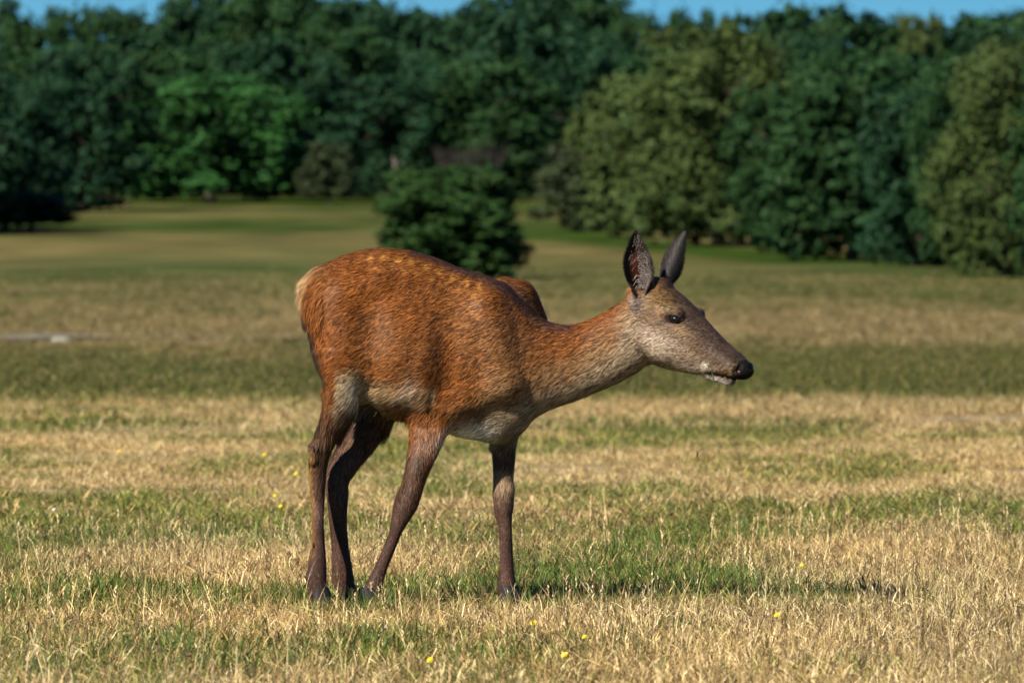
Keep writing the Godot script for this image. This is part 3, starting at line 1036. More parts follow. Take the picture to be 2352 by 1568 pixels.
func build_deer() -> void:
	rng.seed = 4242
	var deer := Node3D.new()
	deer.name = numbered("deer")
	add_child(deer)
	tag(deer, "reddish brown hornless deer standing side on in the grass, head turned right", "deer")
	var hide := paint(0.75, 0.25)
	var fur := paint(0.55, 0.31)
	# trunk, neck and legs
	var b := Buf.new()
	field_start(Vector3(mx(676), -0.01, -0.25), Vector3(mx(1512), my(552), 0.25), 0.0066)
	loft_x(TRUNK, 2.15, 1.0 / SCALE, 1176.0, 0.02)
	# shoulder blades: the far one stands up above the back line
	limb(Vector3(mx(1162), my(656), -0.05), Vector3(mx(1200), my(676), -0.06), 0.026, 0.034, 0.016)
	limb(Vector3(mx(1200), my(676), -0.06), Vector3(mx(1236), my(738), -0.075), 0.034, 0.03, 0.02)
	limb(Vector3(mx(1190), my(700), -0.07), Vector3(mx(1190), my(900), -0.085), 0.05, 0.06, 0.05)
	limb(Vector3(mx(1130), my(700), 0.082), Vector3(mx(1165), my(880), 0.083), 0.042, 0.056, 0.03)
	limb(Vector3(mx(1165), my(872), 0.074), Vector3(mx(1022), my(922), 0.078), 0.046, 0.048, 0.045)
	# haunches and hips
	limb(Vector3(mx(800), my(690), 0.075), Vector3(mx(800), my(820), 0.09), 0.085, 0.075, 0.05)
	limb(Vector3(mx(805), my(690), -0.075), Vector3(mx(870), my(840), -0.09), 0.085, 0.075, 0.05)
	limb(Vector3(mx(884), my(645), 0.098), Vector3(mx(800), my(668), 0.09), 0.036, 0.042, 0.04)
	limb(Vector3(mx(880), my(640), -0.085), Vector3(mx(800), my(655), -0.075), 0.034, 0.04, 0.05)
	# hollows of the flank and behind the shoulder
	for z in [1.0, -1.0]:
		limb(Vector3(mx(866), my(690), z * 0.214), Vector3(mx(856), my(850), z * 0.216), 0.05, 0.05, 0.04, 1.0, true)
		limb(Vector3(mx(1046), my(735), z * 0.186), Vector3(mx(1040), my(900), z * 0.186), 0.05, 0.05, 0.04, 1.0, true)
	# tail lies flat on the rump
	limb(Vector3(mx(716), my(655), 0.0), Vector3(mx(706), my(735), 0.0), 0.016, 0.01, 0.02)
	loft_y(NEAR_HIND, 0.03)
	loft_y(FAR_HIND, 0.03)
	loft_y(NEAR_FORE, 0.035)
	loft_y(FAR_FORE, 0.035)
	# dew claws, hocks and knees
	for d in [[704, 1322, 0.112], [704, 1322, 0.088], [764, 1330, -0.065]]:
		limb(Vector3(mx(d[0] + 4), my(d[1] - 4), d[2]), Vector3(mx(d[0]), my(d[1]), d[2]), 0.008, 0.006, 0.01)
	limb(Vector3(mx(722), my(1022), 0.10), Vector3(mx(722), my(1046), 0.10), 0.011, 0.011, 0.02)
	limb(Vector3(mx(1166), my(1120), -0.075), Vector3(mx(1164), my(1165), -0.075), 0.014, 0.014, 0.02)
	# grooves between bone and tendon on the shanks
	limb(Vector3(mx(725), my(1085), 0.102), Vector3(mx(725), my(1255), 0.108), 0.006, 0.006, 0.008, 1.0, true)
	limb(Vector3(mx(768), my(1120), -0.004), Vector3(mx(772), my(1270), -0.026), 0.006, 0.006, 0.008, 1.0, true)
	limb(Vector3(mx(906), my(1222), 0.142), Vector3(mx(872), my(1305), 0.142), 0.005, 0.005, 0.008, 1.0, true)
	limb(Vector3(mx(1154), my(1205), -0.06), Vector3(mx(1157), my(1310), -0.062), 0.005, 0.005, 0.008, 1.0, true)
	# fold in front of the thigh
	limb(Vector3(mx(828), my(868), 0.10), Vector3(mx(852), my(905), 0.085), 0.02, 0.015, 0.03)
	skin(b, Transform3D.IDENTITY)
	relax(b, 2)
	var body_tris := b.i.size()
	for k in b.v.size():
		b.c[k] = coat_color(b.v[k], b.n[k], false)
	# head, on a finer grid of its own
	var hb := Buf.new()
	field_start(Vector3((1428 - 1500) / SCALE / cos(YAW), my(892), -0.11), Vector3((1740 - 1500) / SCALE / cos(YAW), my(622), 0.11), 0.0033)
	loft_x(HEAD, 2.2, 1.0 / SCALE / cos(YAW), 1500.0, 0.012)
	for s in [-1.0, 1.0]:
		# brow, cheek bone, jaw muscle, muzzle pads
		limb(head_point(1552, 711, s * 0.052), head_point(1586 if s < 0.0 else 1578, 722, s * (0.058 if s < 0.0 else 0.053)), 0.021, 0.018 if s < 0.0 else 0.015, 0.015)
		limb(head_point(1572, 762, s * 0.042), head_point(1612, 790, s * 0.038), 0.015, 0.012, 0.025)
		limb(head_point(1500, 770, s * 0.055), head_point(1545, 805, s * 0.046), 0.032, 0.026, 0.03)
		limb(head_point(1676, 836, s * 0.026), head_point(1704, 845, s * 0.024), 0.018, 0.015, 0.012)
		limb(head_point(1476, 672, s * 0.052), head_point(1482, 696, s * 0.062), 0.024, 0.022, 0.02)      # ear base
		# socket, nostril, mouth slit
		limb(head_point(1566, 731, s * 0.077), head_point(1572, 733, s * 0.076), 0.016, 0.014, 0.008, 1.0, true)
		limb(head_point(1709, 838, s * 0.036), head_point(1704, 851, s * 0.040), 0.006, 0.0075, 0.006, 1.0, true)
		limb(head_point(1640, 853, s * 0.044), head_point(1712, 873, s * 0.03), 0.0035, 0.0035, 0.004, 1.0, true)
		limb(head_point(1597, 748, s * 0.059), head_point(1604, 764, s * 0.056), 0.003, 0.002, 0.005, 1.0, true)   # tear pit
	# chin and lower lip
	limb(head_point(1630, 858, 0.0), head_point(1676, 871, 0.0), 0.018, 0.016, 0.01, 1.3)
	# tuft on the crown
	limb(head_point(1496, 655, 0.0), head_point(1524, 656, 0.0), 0.026, 0.022, 0.02)
	skin(hb, head_place())
	relax(hb, 2)
	var inv := head_place().affine_inverse()
	for k in hb.v.size():
		var q := inv * hb.v[k]
		var px := 1500.0 + q.x * SCALE * cos(YAW) - absf(q.z) * SCALE * sin(YAW)
		var py := 1397.0 - q.y * SCALE
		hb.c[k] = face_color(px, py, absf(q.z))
		# wet nose, and the skin inside the eye socket, carry no hair
		if px > 1688.0 - (py - 845.0) * 0.25 and py > 822.0 and py < 871.0:
			hb.c[k].a = 0.0
		var eye_dx := (px - 1546.0) / 21.0
		var eye_dy := (py - 731.0) / 11.0
		if eye_dx * eye_dx + eye_dy * eye_dy < 1.0:
			hb.c[k].a = 0.0
			hb.c[k] = Color(0.02, 0.014, 0.012, 0.0)
	var coat := Buf.new()
	hairs(coat, b, 0, b.i.size(), 130000.0, Transform3D.IDENTITY, false)
	hairs(coat, hb, 0, hb.i.size(), 290000.0, Transform3D.IDENTITY, true)
	# one skin
	var shift := b.v.size()
	b.v.append_array(hb.v)
	b.n.append_array(hb.n)
	b.c.append_array(hb.c)
	for k in hb.i:
		b.i.append(k + shift)
	for k in b.c.size():
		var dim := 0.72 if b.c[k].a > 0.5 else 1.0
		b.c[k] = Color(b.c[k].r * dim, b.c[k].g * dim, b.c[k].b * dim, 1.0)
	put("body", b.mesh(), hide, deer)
	var o := put("coat", coat.mesh(), fur, deer)
	o.set_meta("kind", "stuff")
	# eyes
	var wet := paint(0.11, 0.5)
	var hp := head_place()
	for s in [1.0, -1.0]:
		put("eye", ball(hp * head_point(1570, 732, s * 0.063), Vector3(0.0205, 0.0128, 0.0150), Color(0.006, 0.004, 0.004), hp.basis), wet, deer)
	# wet nose pad, as a skin just proud of the muzzle
	var nose := paint(0.25, 0.2)
	put("nose", ball(hp * head_point(1715, 845, 0.0), Vector3(0.0155, 0.021, 0.025), Color(0.005, 0.005, 0.006), hp.basis * Basis(Vector3(0, 0, 1), -0.25)), nose, deer)
	for s in [1.0, -1.0]:
		put("nostril", ball(hp * head_point(1706, 852, s * 0.0345), Vector3(0.0055, 0.0030, 0.002), Color(0.16, 0.055, 0.055), hp.basis * Basis(Vector3(0, 0, 1), -0.5), 10), hide, deer)
	# ears
	ear(deer, Vector3(mx(1470), my(678), 0.055), Vector3(mx(1463), my(537), 0.075), Vector3(0.22, 0.0, 1.0), 0.046, hide, fur, true)
	ear(deer, Vector3(mx(1524), my(660), -0.05), Vector3(mx(1575), my(541), -0.085), Vector3(0.42, 0.1, -0.9), 0.034, hide, fur, false)
	# whiskers and long brow hairs
	var wh := Buf.new()
	for k in 13:
		var s := hp * head_point(rng.randf_range(1560, 1690), rng.randf_range(858, 870), rng.randf_range(-0.01, 0.03))
		var e := s + Vector3(rng.randf_range(-0.035, 0.0), rng.randf_range(-0.035, -0.012), rng.randf_range(0, 0.03))
		strand(wh, s, s.lerp(e, 0.5) + Vector3(0.004, -0.004, 0), e, 0.00035, Color(0.28, 0.25, 0.16))
	for k in 7:
		var s := hp * head_point(1592, 716, -0.062)
		var e := s + Vector3(rng.randf_range(0.01, 0.06), rng.randf_range(0.0, 0.035), rng.randf_range(-0.03, 0.0))
		strand(wh, s, s.lerp(e, 0.5) + Vector3(0, 0.006, 0), e, 0.0005, Color(0.06, 0.05, 0.03))
	for k in 14:                                           # long hairs under the throat and belly
		var throat := k < 7
		var s := Vector3(mx(rng.randf_range(1430, 1475)), my(858), rng.randf_range(-0.02, 0.03)) if throat else Vector3(mx(rng.randf_range(860, 910)), my(930), rng.randf_range(0.0, 0.06))
		var e := s + Vector3(rng.randf_range(-0.03, 0.0), rng.randf_range(-0.06, -0.03), rng.randf_range(0, 0.02))
		strand(wh, s, s.lerp(e, 0.5) + Vector3(0.006, 0, 0), e, 0.00035, Color(0.30, 0.25, 0.16))
	var wo := put("whiskers", wh.mesh(), fur, deer)
	wo.set_meta("kind", "stuff")
	# hooves: two pointed toes on every foot
	var horn := paint(0.6, 0.25)
	for f in [[731.0, 0.10], [797.0, -0.07], [845.0, 0.12], [1165.0, -0.085]]:
		for s in [-1.0, 1.0]:
			var hbuf := Buf.new()
			var cx := mx(f[0] + 4.0)
			var cz: float = f[1] + s * 0.014
			var rings := [[0.07, 0.027, 0.0135, -0.006], [0.035, 0.034, 0.0165, 0.0], [0.0, 0.040, 0.017, 0.008]]
			for r in rings:
				for q in 12:
					var an := TAU * q / 12
					var reach := 1.25 if cos(an) > 0.0 else 0.8
					hbuf.vert(Vector3(cx + r[3] + cos(an) * r[1] * reach, r[0], cz + sin(an) * r[2]), Vector3(cos(an), 0.4, sin(an)).normalized(), Color(0.016, 0.016, 0.02))
			for r in 2:
				for q in 12:
					hbuf.quad(r * 12 + q, r * 12 + (q + 1) % 12, (r + 1) * 12 + (q + 1) % 12, (r + 1) * 12 + q)
			put("hoof", hbuf.mesh(), horn, deer)

# ---------------------------------------------------------------- small things in the meadow
func flower(px: float, py: float, label: String, col: Color, group: String, tall := 0.05, r := 0.012) -> void:
	var foot_py := py + tall * SCALE * 0.95
	var dist := EYE * FOCAL / maxf(foot_py - 658.0, 60.0)
	var o := Node3D.new()
	o.name = numbered("yellow_flower" if col.b < 0.3 else "white_flower")
	add_child(o)
	o.position = ground_at((px - 1176.0) / FOCAL * dist, dist)
	tag(o, label, "flower", group)
	var st := Buf.new()
	tube(st, [Vector3.ZERO, Vector3(0.002, tall * 0.5, 0), Vector3(0, tall, 0)], [0.0012, 0.001, 0.001], Color(0.12, 0.18, 0.04), 5)
	put("stem", st.mesh(), grass_material, o)
	var hd := Buf.new()
	for ring in 3:
		for k in 13:
			var an := TAU * k / 13 + ring * 0.2
			var tilt := Basis(Vector3(1, 0, 0.7).normalized(), 0.75)
			var out := tilt * Vector3(cos(an), 0.25 + 0.35 * ring, sin(an)).normalized()
			var side := tilt * Vector3(-sin(an), 0, cos(an)) * 0.003
			var c := Vector3(0, tall, 0)
			var long := r * 0.68 * (1.0 - 0.22 * ring)
			var at := hd.v.size()
			var v := rng.randf_range(0.85, 1.1)
			var cc := Color(col.r * v, col.g * v, col.b * v)
			hd.vert(c, tilt * Vector3.UP, cc)
			hd.vert(c + out * long * 0.8 - side, tilt * Vector3.UP, cc)
			hd.vert(c + out * long, tilt * Vector3.UP, cc)
			hd.vert(c + out * long * 0.8 + side, tilt * Vector3.UP, cc)
			hd.quad(at, at + 1, at + 2, at + 3)
	put("petals", hd.mesh(), grass_material, o)

func build_insect() -> void:
	var b := Buf.new()
	var c := Vector3(mx(1602), my(1044), 0.0)
	var o := Node3D.new()
	o.name = numbered("flying_insect")
	add_child(o)
	o.position = c
	tag(o, "tiny dark long legged insect flying over the grass right of the deer", "insect")
	var dark := Color(0.02, 0.018, 0.01)
	var q := func(x: float, y: float) -> Vector3: return Vector3(x, -y, 0) / SCALE
	tube(b, [Vector3(-1, 8, 0) / SCALE, Vector3(0, 3, 0.5) / SCALE, Vector3(0, -1, 0) / SCALE, Vector3(1, -5, 0) / SCALE], [0.0008, 0.0022, 0.0024, 0.0008], dark, 6)
	put("abdomen", b.mesh(), bark, o)
	var l := Buf.new()
	tube(l, [Vector3(2, 4, 0) / SCALE, Vector3(6, 10, 1) / SCALE, Vector3(12, 13, 1) / SCALE, Vector3(17, 16, 0) / SCALE], [0.0009, 0.0008, 0.0007, 0.0004], dark, 4)
	put("leg", l.mesh(), bark, o)
	var l2 := Buf.new()
	tube(l2, [Vector3(-1, -3, 0) / SCALE, Vector3(-5, -7, 1) / SCALE, Vector3(-7, -11, 0) / SCALE], [0.0009, 0.0007, 0.0004], dark, 4)
	put("leg", l2.mesh(), bark, o)
	var hd := put("head", ball(Vector3(-1.5, 9, 0) / SCALE, Vector3(0.0014, 0.0016, 0.0014), dark, Basis.IDENTITY, 8), bark, o)

func build_sprig() -> void:
	var b := Buf.new()
	var hp := head_place()
	var s := hp * head_point(1650, 858, 0.047)
	tube(b, [s, s + Vector3(0.003, -0.018, 0.004), s + Vector3(0.007, -0.042, 0.004)], [0.0022, 0.0019, 0.0006], Color(0.06, 0.09, 0.035), 5)
	tube(b, [s, s + Vector3(-0.004, 0.008, 0.003)], [0.002, 0.001], Color(0.08, 0.11, 0.05), 5)
	var o := put("grass_sprig", b.mesh(), grass_material)
	tag(o, "short green sprig hanging from the corner of the deer's mouth", "grass")

func build_track() -> void:
	# a pale worn track along the far edge of the flat meadow, at the left
	var b := Buf.new()
	var rows := 60
	for k in rows + 1:
		var x := lerpf(-16.0, -3.2, float(k) / rows)
		var wide := lerpf(5.5, 1.2, sm(-9.3, -7.0, x)) * (1.0 + 0.8 * patchy.get_noise_2d(x * 9.0, 7.0))
		var mid := 158.0 + 2.0 * patchy.get_noise_2d(x * 4.0, 70.0) - 0.5 * (x + 9.0)
		for s in 4:
			var dist := mid + wide * (s / 3.0 - 0.5) * 2.0
			var p := ground_at(x, dist)
			p.y += 0.05
			var c := Color(0.125, 0.118, 0.105).lerp(Color(0.13, 0.115, 0.062), sm(-8.6, -6.8, x))
			b.vert(p, Vector3.UP, c)
	for k in rows:
		for s in 3:
			var a := k * 4 + s
			b.quad(a, a + 1, a + 5, a + 4)
	var o := put("path", b.mesh(), paint(0.9, 0.2))
	o.set_meta("kind", "structure")
	o.set_meta("label", "grey worn track at the far edge of the flat meadow, left")
	# a low whitish bank of bare chalky earth beside it
	for w in [[-8.07, 152.0, 0.22, 0.085, "whitish patch of bare earth beside the grey track at the left, longest one"], [-8.55, 154.0, 0.13, 0.06, "small whitish lump of bare earth on the grey track at the far left"]]:
		var e := Buf.new()
		var c := ground_at(w[0], w[1])
		for j in 7:
			for k in 16:
				var la := j / 6.0 * PI / 2
				var an := TAU * k / 16
				var jag := 1.0 + 0.2 * patchy.get_noise_2d(k * 31.0, j * 17.0)
				e.vert(Vector3(cos(an) * cos(la) * float(w[2]) * jag, sin(la) * float(w[3]) * 1.6 - 0.05, sin(an) * cos(la) * 0.5 * jag), Vector3(cos(an) * cos(la), sin(la) * 1.5 + 0.2, sin(an) * cos(la)).normalized(), Color(0.23, 0.225, 0.19))
		for j in 6:
			for k in 16:
				e.quad(j * 16 + k, (j + 1) * 16 + k, (j + 1) * 16 + (k + 1) % 16, j * 16 + (k + 1) % 16)
		var eo := put("earth_mound", e.mesh(), paint(0.9, 0.2))
		eo.position = c
		tag(eo, w[4], "earth mound")

# ---------------------------------------------------------------- the scene
func _ready() -> void:
	var cam := Camera3D.new()
	cam.name = "camera"
	var lens := CameraAttributesPhysical.new()
	lens.frustum_focal_length = 299.2
	lens.frustum_focus_distance = REACH
	lens.frustum_near = 0.5
	lens.frustum_far = 4000.0
	lens.exposure_aperture = 11.5
	cam.fov = 4.594
	cam.near = 0.5
	cam.far = 4000.0
	cam.attributes = lens
	add_child(cam)
	cam.position = Vector3(0, EYE, REACH)
	cam.rotation.x = -126.0 / FOCAL
	cam.current = true

	var env := Environment.new()
	env.background_mode = Environment.BG_SKY
	var sky := Sky.new()
	var air := ProceduralSkyMaterial.new()
	air.sky_top_color = Color(0.13, 0.27, 0.44)
	air.sky_horizon_color = Color(0.31, 0.53, 0.635)
	air.sky_curve = 0.12
	air.ground_bottom_color = Color(0.16, 0.14, 0.08)
	air.ground_horizon_color = Color(0.31, 0.53, 0.635)
	air.sky_energy_multiplier = 1.0
	sky.sky_material = air
	env.sky = sky
	env.tonemap_mode = Environment.TONE_MAPPER_LINEAR
	env.tonemap_exposure = 2.1
	env.sdfgi_enabled = true
	env.ssao_enabled = true
	env.ssil_enabled = true
	var we := WorldEnvironment.new()
	we.name = "environment"
	we.environment = env
	add_child(we)

	var sun := DirectionalLight3D.new()
	sun.name = "sun"
	sun.light_energy = 1.6
	sun.light_color = Color(1.0, 0.955, 0.88)
	sun.light_angular_distance = 0.5
	sun.shadow_enabled = true
	sun.sky_mode = DirectionalLight3D.SKY_MODE_LIGHT_ONLY
	add_child(sun)
	sun.look_at_from_position(Vector3.ZERO, Vector3(0.72, -1.0, -0.92), Vector3.UP)

	rng.seed = 11
	mottle.seed = 3
	mottle.frequency = 0.1
	mottle.fractal_octaves = 3
	patchy.seed = 8
	patchy.frequency = 0.06
	patchy.fractal_octaves = 4
	streak.seed = 21
	streak.frequency = 0.08
	streak.fractal_octaves = 4
	land = PackedVector2Array([Vector2(0, 0), Vector2(60, 0), Vector2(137, 0.0), Vector2(165, 0.065), Vector2(230, 0.516), Vector2(300, 1.29), Vector2(420, 3.44), Vector2(560, 6.54), Vector2(650, 8.6), Vector2(720, 12.0), Vector2(800, 15.0), Vector2(1000, 17.0), Vector2(2000, 18.0)])
	far_bands = PackedVector2Array([Vector2(60, 0.05), Vector2(74, 0.12), Vector2(82, 0.85), Vector2(120, 0.9), Vector2(134, 0.72), Vector2(150, 0.45), Vector2(168, 0.3), Vector2(190, 0.28), Vector2(232, 0.38), Vector2(250, 0.62), Vector2(300, 0.66), Vector2(330, 0.58), Vector2(352, 0.36), Vector2(400, 0.26), Vector2(432, 0.34), Vector2(455, 0.8), Vector2(480, 0.7), Vector2(500, 0.35), Vector2(530, 0.6), Vector2(560, 0.9), Vector2(900, 0.9)])
	spot(250, 1500, 520, 45, 0.28)
	spot(350, 1375, 420, 22, 0.75)
	spot(980, 1378, 330, 30, 1.0)
	spot(1350, 1350, 260, 25, 0.7)
	spot(1500, 1350, 360, 38, 1.0)  # dark lush grass added to broaden the shadow of the deer
	spot(1950, 1375, 220, 16, 0.4)
	spot(250, 1215, 480, 40, 0.75)
	spot(1700, 1205, 380, 40, 0.8)
	spot(2150, 1150, 300, 30, 0.35)
	spot(450, 1085, 180, 14, 0.6)
	spot(1480, 990, 300, 18, 0.85)
	spot(1000, 1110, 160, 30, 0.5)
	spot(150, 952, 240, 8, 0.5)
	spot(1100, 1040, 200, 14, 0.3)
	spot(1950, 1480, 650, 55, -0.7)
	spot(2150, 1330, 350, 40, -0.5)
	spot(500, 1300, 400, 25, -0.45)
	spot(2250, 962, 240, 8, -0.8)
	spot(120, 1133, 160, 6, -0.8)
	spot(1650, 1050, 500, 16, -0.4)
	spot(700, 1450, 300, 18, -0.4)
	for k in 12:                                     # lusher grass along the foot of the trees on the right
		spots.append([1.5 + k * 1.65, 432.0 - k * 12.0, 2.6, 18.0, 0.55])
	grass_material = paint(0.6, 0.3, 0.5)
	bark = paint(0.9, 0.15)

	build_ground()
	build_track()

	# --- trees: leaf colours, then a few crown shapes shared between them
	for t in [Color(0.012, 0.038, 0.017), Color(0.020, 0.070, 0.017), Color(0.044, 0.070, 0.020), Color(0.015, 0.042, 0.013), Color(0.034, 0.048, 0.022), Color(0.018, 0.046, 0.011)]:
		var m := paint(0.65, 0.2, 0.3)
		m.albedo_color = Color(t.r, t.g, t.b).linear_to_srgb()
		leaf_materials.append(m)
	for s in 6:
		crown_meshes.append(crown(100 + s, 44 + 5 * (s % 3), 11, 30, [0.35, 0.5, 0.3, 0.45, 0.4, 0.3][s], 0.028))
	crown_meshes.append(crown(210, 84, 12, 30, 0.45, 0.020))      # 6: big soft willow-like crown
	crown_meshes.append(crown(214, 76, 12, 32, 0.42, 0.030))      # 7: bush
	for s in 4:
		trunk_meshes.append(trunk_mesh(300 + s, 10.0, 0.32))
	var back := [[-330, -10, 240, 0], [-180, 6, 220, 2], [-30, -8, 170, 1], [85, 30, 160, 3], [180, 6, 120, 0], [270, 12, 120, 3], [335, 20, 130, 1], [425, -4, 150, 2], [520, -40, 190, 0], [620, -55, 200, 4], [725, -30, 190, 1], [805, -12, 180, 5],
		[900, 10, 170, 2], [985, 16, 150, 0], [1065, 30, 130, 3], [1180, -45, 230, 1], [1290, -50, 230, 4], [1385, -14, 170, 2], [1450, 22, 120, 0], [1520, 52, 110, 5], [1580, 14, 110, 3], [1650, 44, 120, 1], [1720, 24, 160, 2], [1805, 50, 130, 0],
		[1900, 6, 230, 4], [1990, 28, 140, 3], [2050, 44, 120, 1], [2112, 24, 90, 5], [2190, 50, 120, 2], [2300, 20, 230, 0], [2420, 14, 220, 3], [2560, 20, 240, 1], [2720, 0, 260, 4]]
	var ordinal := ["first", "second", "third", "fourth", "fifth", "sixth", "seventh", "eighth", "ninth", "tenth", "eleventh", "twelfth", "thirteenth", "fourteenth", "fifteenth", "sixteenth", "seventeenth", "eighteenth", "nineteenth", "twentieth", "twenty-first", "twenty-second", "twenty-third", "twenty-fourth", "twenty-fifth", "twenty-sixth", "twenty-seventh", "twenty-eighth", "twenty-ninth", "thirtieth", "last"]
	for k in back.size():
		var t = back[k]
		var look := "dark" if t[3] % 2 == 0 else "dark green"
		var place := "%s tree on the skyline, %s from the left of the far row" % [look, ordinal[clampi(k - 3, 0, 29)]]
		if t[0] < 0:
			place = "%s tree of the far row hidden beyond the left edge" % ["tall", "olive", "slim"][k % 3]
		elif t[0] > 2352:
			place = "%s tree of the far row hidden beyond the right edge" % ["tall", "olive", "slim"][k % 3]
		tree("skyline_tree", t[0], 640.0 + (k % 3) * 14.0, t[1], t[2] * 1.55, t[3], [3, 0, 3, 2, 0, 3][k % 6] if t[0] > 1500 else [0, 3, 0, 3, 3][k % 5], place, "tree", "trees on the skyline")
	var front := [
		[-360, 470, 120, 330, 0, 0, "dark tree beyond the left edge of the view"],
		[-120, 430, 150, 340, 2, 0, "dark tree at the very left edge, half cut off by the frame"],
		[10, 446, 175, 260, 1, 0, "dark blue green tree at far left whose shadow falls on the slope"],
		[200, 520, 100, 270, 3, 0, "dark tree right of the far left shadow, above the brown bracken"],
		[350, 585, 100, 260, 0, 3, "tall dark tree behind the bright green tree at left"],
		[485, 560, 165, 390, 4, 1, "bright green broad tree in the left half, boughs nearly to the grass"],
		[630, 590, 80, 270, 1, 0, "dark tree right of the bright green tree at left"],
		[790, 596, 55, 270, 2, 3, "dark tree with yellowish top above the small round olive bush"],
		[885, 575, 170, 260, 5, 0, "blackish green tree behind the pale leaning trunk"],
		[1010, 580, 140, 260, 0, 0, "dark tree straight above the lone bush, left one"],
		[1130, 575, 120, 290, 3, 3, "greyish green tree straight above the lone bush, right one"],
		[1290, 585, 70, 270, 1, 0, "dark tree between the lone bush and the olive trees"],
		[1415, 590, 95, 230, 4, 0, "dark tree behind the left side of the big olive tree"],
		[1370, 440, 320, 240, 5, 4, "low olive scrubby tree at the left foot of the big olive tree"],
		[1490, 420, 160, 300, 2, 2, "olive tree leaning on the left of the biggest olive tree"],
		[1650, 392, 55, 420, 6, 2, "biggest olive green tree, round topped, above the deer's ears"],
		[1795, 372, 190, 230, 3, 3, "dark green tree filling the gap right of the biggest olive tree"],
		[1960, 348, 120, 360, 1, 3, "broad dark green tree in the right half with a low hanging crown"],
		[2110, 334, 190, 280, 0, 0, "dark tree in the right half with a bare trunk showing under it"],
		[2210, 330, 150, 200, 4, 3, "dark tree left of the olive tree at the right edge"],
		[2320, 306, 80, 310, 6, 2, "olive green tree at the right edge of the view"],
		[2500, 296, 100, 320, 2, 3, "dark tree beyond the right edge of the view"],
		[2680, 290, 80, 340, 1, 2, "olive tree beyond the right edge of the view"]]
	for k in 4:                                      # trees past the left edge that throw the shade on the slope there
		tree("oak_tree", -215.0 - 14.0 * k, 438.0 + 13.0 * k, 150.0 - 8.0 * k, 340.0, k, 0, "%s tree past the left edge whose shade lies on the slope" % ["nearest dark", "second dark", "third dark", "farthest dark"][k])
	var fill := [[1440, 452, 200, 300, 1, 2, "olive tree half hidden at the left of the biggest olive tree"], [1560, 446, 110, 300, 3, 3, "dark tree half hidden behind the biggest olive tree"], [1730, 440, 130, 300, 0, 3, "dark tree half hidden on the right of the biggest olive tree"], [1870, 392, 120, 320, 2, 3, "dark green tree half hidden left of the broad low hanging tree"],
		[2040, 372, 130, 300, 5, 0, "dark tree half hidden right of the broad low hanging tree"], [2180, 360, 110, 300, 1, 3, "dark green tree half hidden above the bare trunk at right"], [2400, 336, 120, 320, 4, 0, "dark tree half hidden behind the olive tree at the right edge"]]
	for t in fill:
		tree("oak_tree", t[0], t[1], t[2], t[3], t[4], t[5], t[6], "tree", "trees along the wood edge", 0.0)
	for k in 17:                                     # the middle of the wood, between the edge and the far row
		var where: String = "dark tree deep in the wood, %s from the left of the middle row" % ordinal[k]
		tree("wood_tree", -140.0 + k * 165.0, 618.0 + 7.0 * (k % 2), 70.0 + 55.0 * absf(sin(k * 2.1)), 300.0, (k * 2 + 1) % 6, [0, 3, 0][k % 3], where, "tree", "trees inside the wood")
	for t in front:
		tree("oak_tree", t[0], t[1], t[2], float(t[3]) * 1.14, t[4], t[5], t[6], "tree", "trees along the wood edge", (0.05 if t[0] > 1000.0 else 0.15) if t[1] < 480.0 else 0.2)
	tree("round_bush", 1035, 300.0, 372, 340, 7, 5, "lone dark green rounded bush on the slope behind the deer's back", "bush", "", 0.05)
	tree("small_bush", 755, 556.0, 326, 140, 5, 4, "small round pale olive bush at the wood edge in front of dark trees", "bush", "", 0.3)
	tree("low_bush", 70, 436.0, 440, 210, 7, 0, "low blue green scrub at the foot of the far left tree", "bush", "", 0.45)
	bare_shrub(1035, 560, 345, 80, "grey bare twiggy shrub just above the lone bush, left one")
	bare_shrub(1115, 555, 335, 110, "grey bare twiggy shrub just above the lone bush, right one")
	bare_shrub(1320, 470, 350, 80, "grey bare twiggy shrub left of the olive trees")
	# a pale leaning dead trunk
	var dead := Buf.new()
	tube(dead, [Vector3(-0.5, -0.2, 0), Vector3(-0.1, 0.9, 0), Vector3(0.2, 1.8, 0.1), Vector3(0.1, 2.6, 0), Vector3(-0.1, 3.1, 0)], [0.34, 0.27, 0.22, 0.17, 0.06], Color(0.11, 0.095, 0.085), 8)
	tube(dead, [Vector3(0.2, 1.8, 0.1), Vector3(0.5, 2.4, 0.1), Vector3(0.55, 2.8, 0)], [0.13, 0.09, 0.03], Color(0.11, 0.095, 0.085), 6)
	var dt := put("dead_trunk", dead.mesh(), bark)
	dt.position = ground_at((905.0 - 1176.0) / FOCAL * 553.0, 553.0)
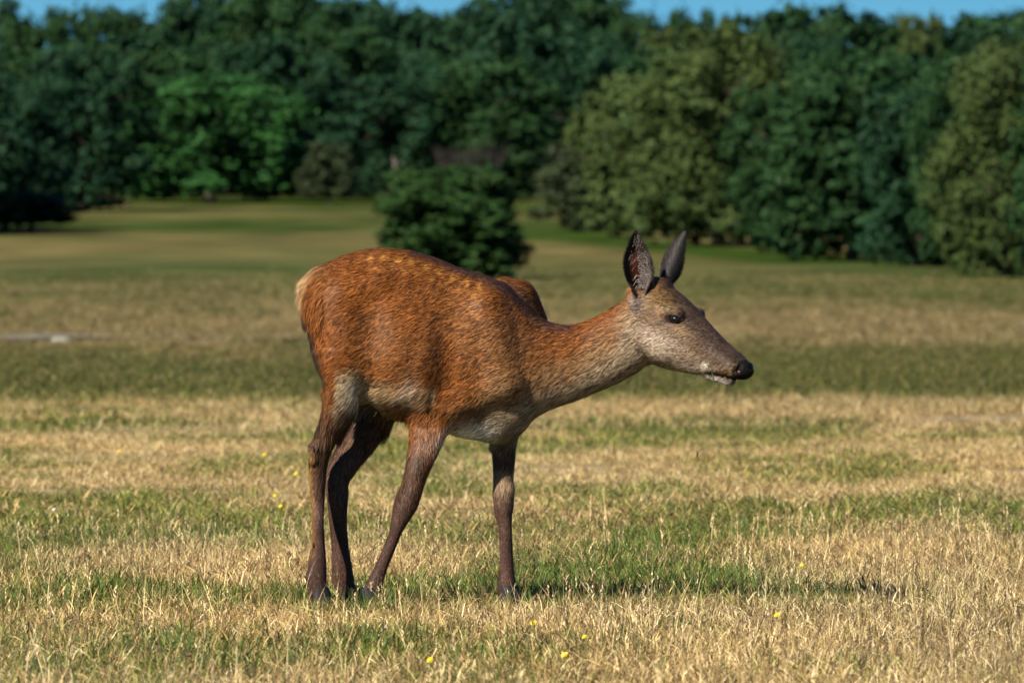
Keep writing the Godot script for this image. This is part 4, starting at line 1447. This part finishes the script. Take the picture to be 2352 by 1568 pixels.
	tag(dt, "pale grey dead trunk leaning at the wood edge left of the lone bush", "tree trunk")
	# brown bracken
	rng.seed = 77
	var br := Buf.new()
	for k in 500:
		var at := Vector3(rng.randfn(0, 0.8), absf(rng.randfn(0, 0.3)), rng.randfn(0, 0.6))
		leaf(br, at, Vector3(rng.randf_range(-1, 1), 1, rng.randf_range(-1, 1)).normalized(), 0.3, Color(0.10, 0.065, 0.04))
	var bo := put("bracken", br.mesh(), paint(0.8, 0.2))
	bo.position = ground_at((215.0 - 1176.0) / FOCAL * 540.0, 540.0)
	tag(bo, "reddish brown clump of bracken at the wood edge at left", "plant", "", "stuff")

	build_deer()
	build_sprig()
	build_insect()

	rng.seed = 99
	var yellow := Color(0.74, 0.55, 0.02)
	var g := "small yellow meadow flowers"
	flower(1226, 1439, "yellow flower in the dry grass below the deer's far foreleg", yellow, g, 0.065, 0.015)
	flower(988, 1530, "yellow flower close to the bottom edge, lowest and leftmost of the near ones", yellow, g, 0.065, 0.014)
	flower(1297, 1517, "yellow flower close to the bottom edge right of the picture's middle", yellow, g, 0.065, 0.014)
	flower(1343, 1474, "small yellow flower between the two lower right ones", yellow, g, 0.070, 0.010)
	flower(1786, 1421, "yellow flower alone in the straw at right", yellow, g, 0.075, 0.014)
	flower(1842, 1298, "pale yellow flower beside dark stalks at right", yellow, g, 0.085, 0.010)
	flower(644, 1150, "yellow flower left of the hind legs, lower of the pair", yellow, g, 0.085, 0.014)
	flower(631, 1124, "yellow flower left of the hind legs, upper of the pair", yellow, g, 0.085, 0.013)
	flower(679, 1069, "blurred yellow flower beside the deer's hock", yellow, g, 0.085, 0.016)
	flower(607, 1021, "blurred yellow flower left of the deer's thigh, farther away", yellow, g, 0.085, 0.016)
	flower(273, 1012, "blurred yellow flower in the straw at far left", yellow, g, 0.085, 0.016)
	flower(122, 1165, "small white flower in the green patch at left", Color(0.75, 0.785, 0.900), "", 0.03, 0.011)
	flower(883, 1442, "small white flower just below the deer's near forefoot", Color(0.75, 0.785, 0.900), "", 0.02, 0.009)

	build_grass()
